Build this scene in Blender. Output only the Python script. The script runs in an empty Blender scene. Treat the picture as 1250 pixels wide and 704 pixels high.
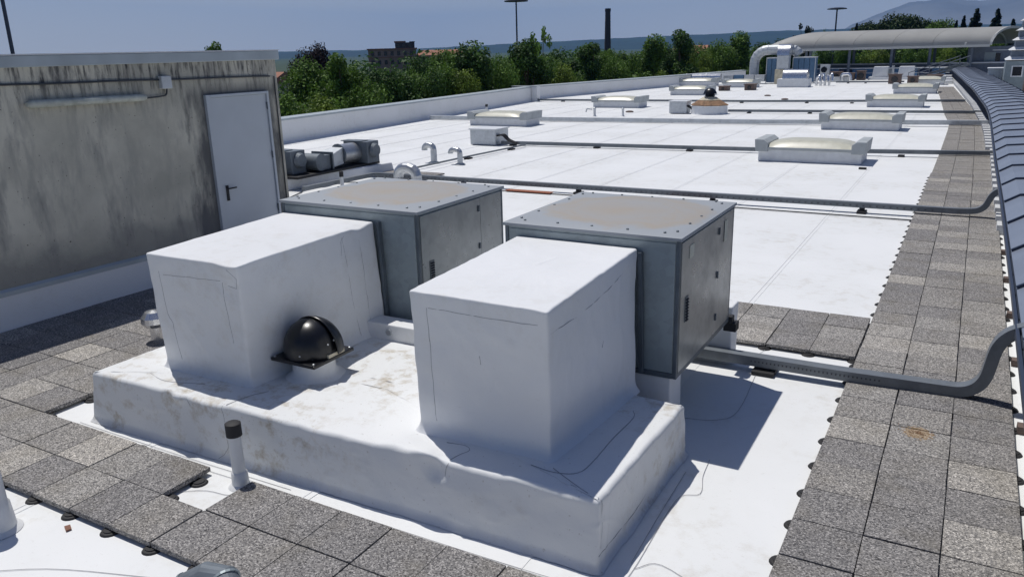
import bpy, bmesh, math, random
from mathutils import Vector, Matrix, noise
random.seed(7)
sc = bpy.context.scene
# ------------------------------------------------------------------ camera
cam = bpy.data.cameras.new('camera'); co = bpy.data.objects.new('camera', cam)
sc.collection.objects.link(co); sc.camera = co
cam.sensor_width = 36; cam.lens = 27.996; cam.clip_start = .05; cam.clip_end = 60000
Rr = ((0.8696904730719782, 0.4929438985662764, -0.025392792562445282), (0.12012210011831606, -0.26126570629566787, -0.9577634946984518), (-0.47875793686476265, 0.8299075512248979, -0.2864337520420552))
x, yd, f = [Vector(r) for r in Rr]
m = Matrix((x, -yd, -f)).transposed().to_4x4(); m.translation = (0.8358, -5.0926, 3.4352)
co.matrix_world = m
# ------------------------------------------------------------------ sky and sun
SUN = Vector((-.345, .15, 1)).normalized()
EL = math.asin(SUN.z); AZ = math.atan2(SUN.x, SUN.y)
w = bpy.data.worlds.new('World'); sc.world = w; w.use_nodes = True
nt = w.node_tree; nt.nodes.clear()
out = nt.nodes.new('ShaderNodeOutputWorld'); bg = nt.nodes.new('ShaderNodeBackground')
sky = nt.nodes.new('ShaderNodeTexSky'); sky.sky_type = 'NISHITA'; sky.sun_disc = False
sky.sun_elevation = EL; sky.sun_rotation = AZ; sky.air_density = .8; sky.dust_density = 1.0; sky.ozone_density = 4.0
bg.inputs['Strength'].default_value = .058
wb = nt.nodes.new('ShaderNodeMix'); wb.data_type = 'RGBA'; wb.blend_type = 'MULTIPLY'; wb.inputs['Factor'].default_value = 1
wi = [k for k in wb.inputs if k.type == 'RGBA']; wi[1].default_value = (.88, .97, 1.22, 1)      # cool white balance of the whole sky
nt.links.new(sky.outputs[0], wi[0]); 
tc = nt.nodes.new('ShaderNodeTexCoord'); mp = nt.nodes.new('ShaderNodeMapping'); mp.inputs['Scale'].default_value = (1.2, 1.2, 9)
cn_ = nt.nodes.new('ShaderNodeTexNoise'); cn_.inputs['Scale'].default_value = 2.2; cn_.inputs['Detail'].default_value = 7; cn_.inputs['Roughness'].default_value = .55
cr = nt.nodes.new('ShaderNodeValToRGB'); cr.color_ramp.elements[0].position = .45; cr.color_ramp.elements[1].position = .75; cr.color_ramp.elements[1].color = (.22, .22, .22, 1)
cm = nt.nodes.new('ShaderNodeMix'); cm.data_type = 'RGBA'; ci = [k for k in cm.inputs if k.type == 'RGBA']; ci[1].default_value = (8.2, 8.6, 9.4, 1)
nt.links.new(tc.outputs['Generated'], mp.inputs['Vector']); nt.links.new(mp.outputs[0], cn_.inputs['Vector']); nt.links.new(cn_.outputs['Fac'], cr.inputs['Fac'])
nt.links.new(cr.outputs['Color'], cm.inputs['Factor']); nt.links.new([k for k in wb.outputs if k.type == 'RGBA'][0], ci[0])
# pale haze towards the horizon, all the way round
sx_ = nt.nodes.new('ShaderNodeSeparateXYZ'); nt.links.new(tc.outputs['Generated'], sx_.inputs[0])
hr = nt.nodes.new('ShaderNodeMapRange'); hr.interpolation_type = 'SMOOTHSTEP'; hr.inputs['From Min'].default_value = .30; hr.inputs['From Max'].default_value = -.06; hr.inputs['To Max'].default_value = .85
nt.links.new(sx_.outputs['Z'], hr.inputs['Value'])
hm_ = nt.nodes.new('ShaderNodeMix'); hm_.data_type = 'RGBA'; hi = [k for k in hm_.inputs if k.type == 'RGBA']; hi[1].default_value = (10.8, 11.3, 12.2, 1)
nt.links.new(hr.outputs[0], hm_.inputs['Factor']); nt.links.new([k for k in cm.outputs if k.type == 'RGBA'][0], hi[0])
nt.links.new([k for k in hm_.outputs if k.type == 'RGBA'][0], bg.inputs['Color']); nt.links.new(bg.outputs[0], out.inputs['Surface'])
sl = bpy.data.lights.new('sun', 'SUN'); so = bpy.data.objects.new('sun', sl); sc.collection.objects.link(so)
sl.energy = 3.9; sl.angle = math.radians(.5); sl.color = (1, .965, .91)
so.rotation_euler = SUN.to_track_quat('Z', 'Y').to_euler()
sc.view_settings.view_transform = 'Standard'; sc.view_settings.look = 'None'
sc.view_settings.exposure = -.2; sc.view_settings.gamma = 1
sc.cycles.volume_bounces = 0; sc.cycles.max_bounces = 8
M0 = -.07                      # level of the roof membrane; paver tops are at 0
GZ = -9.0                      # ground around the building

# ------------------------------------------------------------------ materials
MATS = {}
def nodes(name):
    mt = bpy.data.materials.new(name); mt.use_nodes = True
    n = mt.node_tree; b = n.nodes['Principled BSDF']; MATS[name] = mt
    return mt, n, b
def plain(name, col, rough=.6, metal=0, var=.0, scale=6, bump=0, bscale=30, spec=.5):
    mt, n, b = nodes(name)
    b.inputs['Roughness'].default_value = rough; b.inputs['Metallic'].default_value = metal
    b.inputs['Specular IOR Level'].default_value = spec
    b.inputs['Base Color'].default_value = (*col, 1)
    if var or bump:
        tc = n.nodes.new('ShaderNodeTexCoord')
    if var:
        ns = n.nodes.new('ShaderNodeTexNoise'); ns.inputs['Scale'].default_value = scale; ns.inputs['Detail'].default_value = 6
        n.links.new(tc.outputs['Object'], ns.inputs['Vector'])
        r = n.nodes.new('ShaderNodeValToRGB'); r.color_ramp.elements[0].position = .3; r.color_ramp.elements[1].position = .7
        r.color_ramp.elements[0].color = (*[c * (1 - var) for c in col], 1); r.color_ramp.elements[1].color = (*[min(1, c * (1 + var * .6)) for c in col], 1)
        n.links.new(ns.outputs['Fac'], r.inputs['Fac']); n.links.new(r.outputs['Color'], b.inputs['Base Color'])
    if bump:
        n2 = n.nodes.new('ShaderNodeTexNoise'); n2.inputs['Scale'].default_value = bscale; n2.inputs['Detail'].default_value = 4
        n.links.new(tc.outputs['Object'], n2.inputs['Vector'])
        bp = n.nodes.new('ShaderNodeBump'); bp.inputs['Strength'].default_value = bump; bp.inputs['Distance'].default_value = .02
        n.links.new(n2.outputs['Fac'], bp.inputs['Height']); n.links.new(bp.outputs['Normal'], b.inputs['Normal'])
    return mt
def N(n, t, **kw):
    o = n.nodes.new(t)
    for k, v in kw.items():
        if k in o.inputs.keys(): o.inputs[k].default_value = v
        else: setattr(o, k, v)
    return o
def mixc(n, fac, a, b_):
    mx = N(n, 'ShaderNodeMix', data_type='RGBA')
    n.links.new(fac, mx.inputs['Factor'])
    for s, v in (('A', a), ('B', b_)):
        i = [k for k in mx.inputs if k.name == s and k.type == 'RGBA'][0]
        if isinstance(v, tuple): i.default_value = v
        else: n.links.new(v, i)
    return [k for k in mx.outputs if k.type == 'RGBA'][0]
def ramp(n, src, p0, p1, c0=(0, 0, 0, 1), c1=(1, 1, 1, 1)):
    r = n.nodes.new('ShaderNodeValToRGB'); e = r.color_ramp.elements
    e[0].position = p0; e[1].position = p1; e[0].color = c0; e[1].color = c1
    n.links.new(src, r.inputs['Fac']); return r.outputs['Color']
def membrane(name, base=(.79, .80, .80), dirt=.5, wr=.25):
    mt, n, b = nodes(name); L = n.links
    b.inputs['Roughness'].default_value = .55; b.inputs['Specular IOR Level'].default_value = .35
    g = N(n, 'ShaderNodeNewGeometry'); P = g.outputs['Position']
    a = N(n, 'ShaderNodeTexNoise', Scale=.55, Detail=5.0); L.new(P, a.inputs['Vector'])
    c = N(n, 'ShaderNodeTexNoise', Scale=5.5, Detail=8.0, Roughness=.7); L.new(P, c.inputs['Vector'])
    d = N(n, 'ShaderNodeTexNoise', Scale=34.0, Detail=4.0); L.new(P, d.inputs['Vector'])
    soft = mixc(n, ramp(n, a.outputs['Fac'], .35, .7), (*base, 1), (base[0] * .93, base[1] * .935, base[2] * .93, 1))
    mul = N(n, 'ShaderNodeMath', operation='MULTIPLY'); L.new(ramp(n, c.outputs['Fac'], .50, .68), mul.inputs[0]); L.new(ramp(n, a.outputs['Fac'], .42, .58), mul.inputs[1])
    m2 = N(n, 'ShaderNodeMath', operation='MULTIPLY'); L.new(mul.outputs[0], m2.inputs[0]); m2.inputs[1].default_value = dirt
    c1 = mixc(n, m2.outputs[0], soft, (.47, .42, .34, 1))
    m3 = N(n, 'ShaderNodeMath', operation='MULTIPLY'); L.new(ramp(n, d.outputs['Fac'], .66, .74), m3.inputs[0]); m3.inputs[1].default_value = dirt * .45
    c2 = mixc(n, m3.outputs[0], c1, (.36, .33, .28, 1))
    L.new(c2, b.inputs['Base Color'])
    bn = N(n, 'ShaderNodeTexNoise', Scale=2.6, Detail=5.0); L.new(P, bn.inputs['Vector'])
    bp = N(n, 'ShaderNodeBump', Strength=wr, Distance=.05); L.new(bn.outputs['Fac'], bp.inputs['Height']); L.new(bp.outputs['Normal'], b.inputs['Normal'])
    return mt
membrane('membrane', dirt=.38, wr=.12)
membrane('drape', base=(.78, .79, .80), dirt=.22, wr=.35)
membrane('drape_dirty', base=(.77, .78, .78), dirt=1.0, wr=.35)
plain('seam', (.34, .34, .36), .8)
plain('seam_soft', (.52, .53, .55), .8); plain('seam_faint', (.68, .69, .71), .8)
def paver_mat():
    mt, n, b = nodes('paver'); L = n.links
    b.inputs['Roughness'].default_value = .92; b.inputs['Specular IOR Level'].default_value = .2
    g = N(n, 'ShaderNodeNewGeometry'); P = g.outputs['Position']; oi = N(n, 'ShaderNodeObjectInfo')
    v = N(n, 'ShaderNodeTexVoronoi', Scale=105.0); L.new(P, v.inputs['Vector'])
    sep = N(n, 'ShaderNodeSeparateColor'); L.new(v.outputs['Color'], sep.inputs[0])
    ns = N(n, 'ShaderNodeTexNoise', Scale=2.4, Detail=5.0); L.new(P, ns.inputs['Vector'])
    fine = N(n, 'ShaderNodeTexNoise', Scale=38.0, Detail=3.0); L.new(P, fine.inputs['Vector'])
    r = n.nodes.new('ShaderNodeValToRGB'); e = r.color_ramp.elements
    e[0].position = 0; e[0].color = (.07, .068, .07, 1); e[1].position = 1; e[1].color = (.60, .58, .56, 1)
    for p_, c_ in ((.3, (.20, .197, .198, 1)), (.62, (.29, .282, .272, 1)), (.85, (.39, .378, .362, 1))):
        k = e.new(p_); k.color = c_
    L.new(sep.outputs[0], r.inputs['Fac'])
    tint = n.nodes.new('ShaderNodeValToRGB'); t = tint.color_ramp.elements; tint.color_ramp.interpolation = 'LINEAR'
    t[0].position = 0; t[0].color = (.76, .755, .765, 1); t[1].position = 1; t[1].color = (1.38, 1.34, 1.26, 1)
    for p_, c_ in ((.35, (.88, .87, .87, 1)), (.6, (.97, .95, .92, 1)), (.8, (1.03, 1.02, 1.0, 1))):
        k = t.new(p_); k.color = c_
    L.new(oi.outputs['Random'], tint.inputs['Fac'])
    mm = N(n, 'ShaderNodeMix', data_type='RGBA', blend_type='MULTIPLY'); mm.inputs['Factor'].default_value = 1
    ia = [k for k in mm.inputs if k.type == 'RGBA']; L.new(r.outputs['Color'], ia[0]); L.new(tint.outputs['Color'], ia[1])
    mo = [k for k in mm.outputs if k.type == 'RGBA'][0]
    c = mixc(n, ramp(n, ns.outputs['Fac'], .5, .75, (0, 0, 0, 1), (.35, .35, .35, 1)), mo, (.17, .15, .11, 1))
    fr = ramp(n, fine.outputs['Fac'], .35, .6)
    c = mixc(n, ramp(n, fine.outputs['Fac'], .62, .74, (0, 0, 0, 1), (.7, .7, .7, 1)), c, (.08, .077, .07, 1))
    vd = N(n, 'ShaderNodeVectorMath', operation='DISTANCE'); L.new(P, vd.inputs[0]); vd.inputs[1].default_value = (.74, 2.42, 0)
    md = N(n, 'ShaderNodeMath', operation='MULTIPLY_ADD'); L.new(fine.outputs['Fac'], md.inputs[0]); md.inputs[1].default_value = -.22; L.new(vd.outputs['Value'], md.inputs[2])
    c = mixc(n, ramp(n, md.outputs[0], -.07, .02, (.5, .5, .5, 1), (0, 0, 0, 1)), c, (.36, .22, .08, 1))     # rust coloured moss
    L.new(c, b.inputs['Base Color'])
    bp = N(n, 'ShaderNodeBump', Strength=.6, Distance=.006); L.new(v.outputs['Distance'], bp.inputs['Height']); L.new(bp.outputs['Normal'], b.inputs['Normal'])
paver_mat()
def concrete():
    mt, n, b = nodes('stained_concrete'); L = n.links
    b.inputs['Roughness'].default_value = .9; b.inputs['Specular IOR Level'].default_value = .2
    g = N(n, 'ShaderNodeNewGeometry'); P = g.outputs['Position']
    mp = N(n, 'ShaderNodeMapping'); mp.inputs['Scale'].default_value = (1, 2.3, .62); L.new(P, mp.inputs['Vector'])
    s = N(n, 'ShaderNodeTexNoise', Scale=1.6, Detail=8.0, Roughness=.62); L.new(mp.outputs[0], s.inputs['Vector'])
    a = N(n, 'ShaderNodeTexNoise', Scale=.8, Detail=6.0, Roughness=.6); L.new(P, a.inputs['Vector'])
    d = N(n, 'ShaderNodeTexNoise', Scale=26.0, Detail=4.0); L.new(P, d.inputs['Vector'])
    base = mixc(n, ramp(n, a.outputs['Fac'], .35, .65), (.44, .425, .36, 1), (.66, .63, .53, 1))
    st = N(n, 'ShaderNodeMath', operation='MULTIPLY'); L.new(ramp(n, s.outputs['Fac'], .48, .72), st.inputs[0]); L.new(ramp(n, a.outputs['Fac'], .40, .62, (.15, .15, .15, 1), (.85, .85, .85, 1)), st.inputs[1])
    c = mixc(n, st.outputs[0], base, (.09, .095, .115, 1))
    # soot band under the coping and above the lamp line
    sx = N(n, 'ShaderNodeSeparateXYZ'); L.new(P, sx.inputs[0])
    mr = N(n, 'ShaderNodeMapRange'); mr.inputs['From Min'].default_value = 2.6; mr.inputs['From Max'].default_value = 3.25; L.new(sx.outputs['Z'], mr.inputs['Value'])
    mp2 = N(n, 'ShaderNodeMapping'); mp2.inputs['Scale'].default_value = (1, 9, 1.4); L.new(P, mp2.inputs['Vector'])
    s2 = N(n, 'ShaderNodeTexNoise', Scale=1.5, Detail=7.0, Roughness=.65); L.new(mp2.outputs[0], s2.inputs['Vector'])
    st2 = N(n, 'ShaderNodeMath', operation='MULTIPLY'); L.new(mr.outputs[0], st2.inputs[0]); L.new(ramp(n, s2.outputs['Fac'], .46, .66), st2.inputs[1])
    c = mixc(n, st2.outputs[0], c, (.06, .06, .065, 1))
    da = N(n, 'ShaderNodeMath', operation='SUBTRACT'); L.new(sx.outputs['Y'], da.inputs[0]); da.inputs[1].default_value = 4.64
    db = N(n, 'ShaderNodeMath', operation='ABSOLUTE'); L.new(da.outputs[0], db.inputs[0])
    dc = N(n, 'ShaderNodeMath', operation='MULTIPLY_ADD'); L.new(s.outputs['Fac'], dc.inputs[0]); dc.inputs[1].default_value = -1.5; L.new(db.outputs[0], dc.inputs[2])
    dd = ramp(n, dc.outputs[0], -.05, .35, (.8, .8, .8, 1), (0, 0, 0, 1))
    zt_ = N(n, 'ShaderNodeMapRange'); zt_.inputs['From Min'].default_value = 3.05; zt_.inputs['From Max'].default_value = 2.85; L.new(sx.outputs['Z'], zt_.inputs['Value'])
    de = N(n, 'ShaderNodeMath', operation='MULTIPLY'); L.new(dd, de.inputs[0]); L.new(zt_.outputs[0], de.inputs[1])
    c = mixc(n, de.outputs[0], c, (.075, .08, .09, 1))      # mould round the door frame
    zb_ = N(n, 'ShaderNodeMath', operation='MULTIPLY_ADD'); L.new(a.outputs['Fac'], zb_.inputs[0]); zb_.inputs[1].default_value = -1.6; L.new(sx.outputs['Z'], zb_.inputs[2])
    c = mixc(n, ramp(n, zb_.outputs[0], -.45, .25, (.55, .55, .55, 1), (0, 0, 0, 1)), c, (.17, .17, .17, 1))   # damp foot of the wall
    c = mixc(n, ramp(n, d.outputs['Fac'], .69, .73), c, (.12, .11, .10, 1))
    L.new(c, b.inputs['Base Color'])
    bp = N(n, 'ShaderNodeBump', Strength=.3, Distance=.02); L.new(d.outputs['Fac'], bp.inputs['Height']); L.new(bp.outputs['Normal'], b.inputs['Normal'])
concrete()
def galv(name, col, rough=.45, metal=.55, stain=.25):
    mt, n, b = nodes(name); L = n.links
    tc = N(n, 'ShaderNodeTexCoord'); P = tc.outputs['Object']
    v = N(n, 'ShaderNodeTexVoronoi', Scale=14.0); L.new(P, v.inputs['Vector'])
    a = N(n, 'ShaderNodeTexNoise', Scale=2.5, Detail=7.0, Roughness=.65); L.new(P, a.inputs['Vector'])
    sep = N(n, 'ShaderNodeSeparateColor'); L.new(v.outputs['Color'], sep.inputs[0])
    c0 = mixc(n, sep.outputs[0], (*[k * .93 for k in col], 1), (*[k * 1.06 for k in col], 1))
    c = mixc(n, ramp(n, a.outputs['Fac'], .5, .75, (0, 0, 0, 1), (stain * 2, stain * 2, stain * 2, 1)), c0, (*[k * .6 for k in col], 1))
    L.new(c, b.inputs['Base Color']); b.inputs['Metallic'].default_value = metal
    L.new(ramp(n, a.outputs['Fac'], .3, .7, (rough * .8,) * 3 + (1,), (min(1, rough * 1.3),) * 3 + (1,)), b.inputs['Roughness'])
    return mt
galv('unit_panel', (.30, .35, .37), .45, .4)
galv('unit_side', (.30, .32, .33), .30, .65, .4)
galv('galvanised', (.50, .52, .54), .38, .8)
galv('shiny_duct', (.72, .73, .75), .25, .9, .15)
galv('zinc_pale', (.55, .58, .60), .5, .3)
galv('dull_duct', (.15, .175, .20), .55, .2)
galv('tray_steel', (.18, .20, .22), .5, .3)
plain('slot_dark', (.06, .065, .075), .7)
def lidmat():
    mt, n, b = nodes('unit_lid'); L = n.links
    b.inputs['Roughness'].default_value = .6; b.inputs['Metallic'].default_value = .15
    tc = N(n, 'ShaderNodeTexCoord'); P = tc.outputs['Object']
    a = N(n, 'ShaderNodeTexNoise', Scale=1.6, Detail=6.0); L.new(P, a.inputs['Vector'])
    dn = N(n, 'ShaderNodeTexNoise', Scale=2.3, Detail=5.0, Roughness=.6); L.new(P, dn.inputs['Vector'])
    dv = N(n, 'ShaderNodeVectorMath', operation='MULTIPLY_ADD'); L.new(dn.outputs['Color'], dv.inputs[0]); dv.inputs[1].default_value = (.7, .7, 0); dv.inputs[2].default_value = (-.35, -.35, 0)
    da = N(n, 'ShaderNodeVectorMath', operation='ADD'); L.new(P, da.inputs[0]); L.new(dv.outputs[0], da.inputs[1])
    mp = N(n, 'ShaderNodeMapping'); mp.inputs['Scale'].default_value = (1.15, 1.2, 0); L.new(da.outputs[0], mp.inputs['Vector'])
    gr = N(n, 'ShaderNodeTexGradient', gradient_type='SPHERICAL'); L.new(mp.outputs[0], gr.inputs['Vector'])
    rr_ = n.nodes.new('ShaderNodeValToRGB'); e = rr_.color_ramp.elements; e[0].position = .0; e[0].color = (0, 0, 0, 1); e[1].position = .9; e[1].color = (.75, .75, .75, 1)
    for p_, v_ in ((.12, .6), (.2, .75), (.30, .45), (.36, .65), (.45, .4)):
        k = e.new(p_); k.color = (v_, v_, v_, 1)
    L.new(gr.outputs['Fac'], rr_.inputs['Fac'])
    ad = N(n, 'ShaderNodeMath', operation='MULTIPLY'); L.new(rr_.outputs['Color'], ad.inputs[0]); L.new(ramp(n, a.outputs['Fac'], .25, .6, (.45, .45, .45, 1)), ad.inputs[1])
    c = mixc(n, ad.outputs[0], (.33, .355, .38, 1), (.37, .31, .235, 1))
    L.new(c, b.inputs['Base Color'])
lidmat()
plain('frame_dark', (.12, .145, .17), .45, .4, var=.2)
plain('black_plastic', (.005, .0055, .008), .32, 0, bump=.05, bscale=8)
plain('black_rubber', (.018, .018, .02), .7)
plain('door_paint', (.52, .56, .60), .5, 0, var=.05, scale=2)
plain('coping_paint', (.42, .47, .50), .5, .2, var=.15, scale=2)
plain('lamp_cover', (.50, .52, .46), .5, 0, var=.25, scale=9)
plain('dark_pvc', (.05, .055, .06), .5)
plain('white_pvc', (.72, .73, .73), .5, 0, var=.08)
plain('skylight_frame', (.40, .43, .44), .6, 0, var=.15, scale=3)
plain('skylight_curb', (.66, .68, .70), .6, 0, var=.08)
plain('skylight_dome', (.56, .55, .45), .35, 0, var=.12, scale=4)
plain('rusty', (.27, .16, .09), .85, 0, var=.5, scale=5)
plain('cream', (.55, .50, .38), .7, 0, var=.3, scale=4)
plain('brick_red', (.26, .13, .09), .9, 0, var=.3, scale=.5)
plain('orange_strap', (.30, .10, .05), .6)
plain('glass_roof', (.22, .255, .32), .42, .15, var=.10, scale=1.3, bump=.03, bscale=3)
plain('rib_dark', (.02, .03, .06), .4, .2)
plain('brown_metal', (.14, .10, .085), .7)
plain('blue_panel', (.08, .16, .27), .4, .2, var=.2)
plain('canopy_skin', (.34, .34, .325), .55, 0, var=.12, scale=.5)
plain('canopy_edge', (.50, .51, .50), .5)
plain('teal_wall', (.24, .29, .31), .6, 0, var=.12)
plain('greyblue_wall', (.13, .16, .21), .6, 0, var=.15)
plain('dark_window', (.01, .012, .018), .2)
plain('white_steel', (.68, .70, .72), .5, 0, var=.06)
plain('mast_steel', (.05, .065, .10), .5, .3)
plain('dark_brick', (.06, .05, .055), .9)
plain('stone_wall', (.29, .20, .17), .9, 0, var=.35, scale=.3)
plain('roof_tiles', (.36, .17, .11), .9, 0, var=.3, scale=.4)
plain('ground_green', (.03, .055, .02), .95, 0, var=.4, scale=.02)
plain('hill_green', (.012, .03, .02), .95, 0, var=.35, scale=.004)
plain('mountain_rock', (.17, .18, .19), .95, 0, var=.35, scale=.001)
plain('bark', (.09, .07, .05), .95, 0, var=.3)
plain('pale_label', (.6, .6, .5), .6)
def leaf(name, c, sp=.35):
    mt, n, b = nodes(name); L = n.links
    g = N(n, 'ShaderNodeNewGeometry'); tc = N(n, 'ShaderNodeTexCoord')
    a = N(n, 'ShaderNodeTexNoise', Scale=.9, Detail=3.0); L.new(tc.outputs['Object'], a.inputs['Vector'])
    oi = N(n, 'ShaderNodeObjectInfo')
    ca = mixc(n, ramp(n, a.outputs['Fac'], .38, .62), (*[k * .62 for k in c], 1), (c[0] * 1.35, c[1] * 1.25, c[2], 1))
    hs = N(n, 'ShaderNodeHueSaturation'); L.new(ca, hs.inputs['Color'])
    mr = N(n, 'ShaderNodeMapRange'); mr.inputs['To Min'].default_value = .75; mr.inputs['To Max'].default_value = 1.3
    L.new(g.outputs['Random Per Island'], mr.inputs['Value']); L.new(mr.outputs[0], hs.inputs['Value'])
    L.new(hs.outputs[0], b.inputs['Base Color']); b.inputs['Roughness'].default_value = .6; b.inputs['Specular IOR Level'].default_value = .25
    tr = N(n, 'ShaderNodeBsdfTranslucent'); L.new(hs.outputs[0], tr.inputs['Color'])
    mx = N(n, 'ShaderNodeMixShader'); mx.inputs[0].default_value = .25
    L.new(b.outputs[0], mx.inputs[1]); L.new(tr.outputs[0], mx.inputs[2])
    L.new(mx.outputs[0], n.nodes['Material Output'].inputs['Surface'])
leaf('leaf_mid', (.095, .185, .033)); leaf('leaf_bright', (.145, .225, .036)); leaf('leaf_dark', (.052, .115, .026))
leaf('leaf_purple', (.022, .012, .016)); leaf('leaf_conifer', (.012, .028, .022)); leaf('leaf_pine', (.03, .06, .018))

# ------------------------------------------------------------------ builders
def org(o):
    v = Vector((0, 0, 0))
    while o is not None: v = v + o.location; o = o.parent
    return v
def tag(o, label=None, cat=None, group=None, kind=None):
    for k, v in (('label', label), ('category', cat), ('group', group), ('kind', kind)):
        if v: o[k] = v
    return o
def thing(name, loc, label, cat, group=None, kind=None):
    o = bpy.data.objects.new(name, None); sc.collection.objects.link(o); o.location = loc
    o.empty_display_size = .2
    return tag(o, label, cat, group, kind)
class MB:
    def __init__(s): s.v = []; s.f = []
    def add(s, vs, fs):
        k = len(s.v); s.v += [tuple(v) for v in vs]; s.f += [tuple(i + k for i in f_) for f_ in fs]; return s
    def hexa(s, b, t):                      # two rings of n points
        n = len(b); return s.add(list(b) + list(t), [tuple(range(n))[::-1], tuple(range(n, 2 * n))] + [(i, (i + 1) % n, n + (i + 1) % n, n + i) for i in range(n)])
    def box(s, x0, x1, y0, y1, z0, z1):
        return s.hexa([(x0, y0, z0), (x1, y0, z0), (x1, y1, z0), (x0, y1, z0)], [(x0, y0, z1), (x1, y0, z1), (x1, y1, z1), (x0, y1, z1)])
    def prism(s, poly, z0, z1): return s.hexa([(p[0], p[1], z0) for p in poly], [(p[0], p[1], z1) for p in poly])
    def prismy(s, poly, y0, y1):            # polygon in xz swept along y
        return s.hexa([(p[0], y1, p[1]) for p in poly], [(p[0], y0, p[1]) for p in poly])
    def prismx(s, poly, x0, x1):            # polygon in yz swept along x
        return s.hexa([(x0, p[0], p[1]) for p in poly], [(x1, p[0], p[1]) for p in poly])
    def tube(s, path, r, n=10, caps=True):
        P = [Vector(p) for p in path]; R = r if isinstance(r, (list, tuple)) else [r] * len(P)
        rings = []; up = None
        for i, p in enumerate(P):
            d = ((P[min(i + 1, len(P) - 1)] - p).normalized() + (p - P[max(i - 1, 0)]).normalized()).normalized()
            if up is None:
                up = Vector((0, 0, 1)) if abs(d.z) < .9 else Vector((0, 1, 0))
            a = d.cross(up).normalized(); up = a.cross(d).normalized()
            rings.append([p + (a * math.cos(2 * math.pi * k / n) + up * math.sin(2 * math.pi * k / n)) * R[i] for k in range(n)])
        vs = [v for r_ in rings for v in r_]
        fs = [(i * n + k, i * n + (k + 1) % n, (i + 1) * n + (k + 1) % n, (i + 1) * n + k) for i in range(len(P) - 1) for k in range(n)]
        if caps: fs += [tuple(range(n))[::-1], tuple((len(P) - 1) * n + k for k in range(n))]
        return s.add(vs, fs)
    def rect(s, path, w, h):                # rectangular section conduit
        P = [Vector(p) for p in path]; vs = []; fs = []
        for i, p in enumerate(P):
            d = ((P[min(i + 1, len(P) - 1)] - p).normalized() + (p - P[max(i - 1, 0)]).normalized()).normalized()
            a = Vector((0, 1, 0)) if abs(d.y) < .8 else Vector((1, 0, 0)); u = a.cross(d).normalized(); a = d.cross(u).normalized()
            if u.z < -.01: u = -u; a = -a
            vs += [p + a * w / 2 * q[0] + u * h / 2 * q[1] for q in ((-1, -1), (1, -1), (1, 1), (-1, 1))]
        n = 4
        fs = [(i * n + k, i * n + (k + 1) % n, (i + 1) * n + (k + 1) % n, (i + 1) * n + k) for i in range(len(P) - 1) for k in range(n)]
        fs += [(3, 2, 1, 0), tuple((len(P) - 1) * n + k for k in range(n))]
        return s.add(vs, fs)
    def lathe(s, c, prof, n=24, sx=1, sy=1):
        vs = [(c[0] + r * math.cos(2 * math.pi * k / n) * sx, c[1] + r * math.sin(2 * math.pi * k / n) * sy, c[2] + z) for r, z in prof for k in range(n)]
        fs = [(i * n + k, i * n + (k + 1) % n, (i + 1) * n + (k + 1) % n, (i + 1) * n + k) for i in range(len(prof) - 1) for k in range(n)]
        return s.add(vs, fs + [tuple(range(n))[::-1], tuple((len(prof) - 1) * n + k for k in range(n))])
    def grid(s, pts):                       # pts[i][j]
        n = len(pts); m_ = len(pts[0])
        return s.add([p for r in pts for p in r], [(i * m_ + j, (i + 1) * m_ + j, (i + 1) * m_ + j + 1, i * m_ + j + 1) for i in range(n - 1) for j in range(m_ - 1)])
    def build(s, name, mat, parent=None, smooth=False, bevel=0, fix=True):
        o0 = org(parent)
        me = bpy.data.meshes.new(name); me.from_pydata([tuple(Vector(v) - o0) for v in s.v], [], s.f)
        if fix or bevel:
            b = bmesh.new(); b.from_mesh(me)
            if fix: bmesh.ops.recalc_face_normals(b, faces=b.faces)
            if bevel:
                bmesh.ops.bevel(b, geom=[e for e in b.edges if len(e.link_faces) == 2 and e.calc_face_angle(0) > .5], offset=bevel, segments=2, profile=.5, affect='EDGES')
            b.to_mesh(me); b.free()
        me.materials.append(MATS[mat] if isinstance(mat, str) else mat)
        if smooth:
            for p in me.polygons: p.use_smooth = True
            me.set_sharp_from_angle(angle=math.radians(40))
        me.update()
        o = bpy.data.objects.new(name, me); sc.collection.objects.link(o)
        if parent: o.parent = parent
        return o
def clone(src, parent, offset=None):
    o = src.copy(); sc.collection.objects.link(o); o.parent = parent
    if offset is not None: o.location = Vector(src.location) + Vector(offset)
    for k in ('label', 'category'):
        if k in o.keys() and parent is not None: del o[k]
    for ch in list(src.children): clone(ch, o)
    return o
def copy_thing(src, loc, label, rz=None):
    o = src.copy(); sc.collection.objects.link(o); o.location = loc; o['label'] = label
    if rz is not None: o.rotation_euler.z = rz
    for ch in list(src.children): clone(ch, o)
    return o
def smoothpath(pts, k=6):
    """rounded polyline (Catmull-Rom)"""
    P = [Vector(p) for p in pts]; P = [P[0] * 2 - P[1]] + P + [P[-1] * 2 - P[-2]]; o = []
    for i in range(1, len(P) - 2):
        for j in range(k):
            t = j / k; a, b, c, d = P[i - 1:i + 3]
            o.append(.5 * ((2 * b) + (c - a) * t + (2 * a - 5 * b + 4 * c - d) * t * t + (3 * b - a - 3 * c + d) * t ** 3))
    return o + [P[-2]]
def fillet(pts, r, k=6):
    P = [Vector(p) for p in pts]; o = [P[0]]
    for i in range(1, len(P) - 1):
        a = (P[i - 1] - P[i]); b = (P[i + 1] - P[i]); d = min(r, a.length * .48, b.length * .48)
        s0 = P[i] + a.normalized() * d; s1 = P[i] + b.normalized() * d
        for j in range(k + 1):
            t = j / k; o.append(s0 * (1 - t) ** 2 + P[i] * 2 * t * (1 - t) + s1 * t * t)
    return o + [P[-1]]

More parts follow.
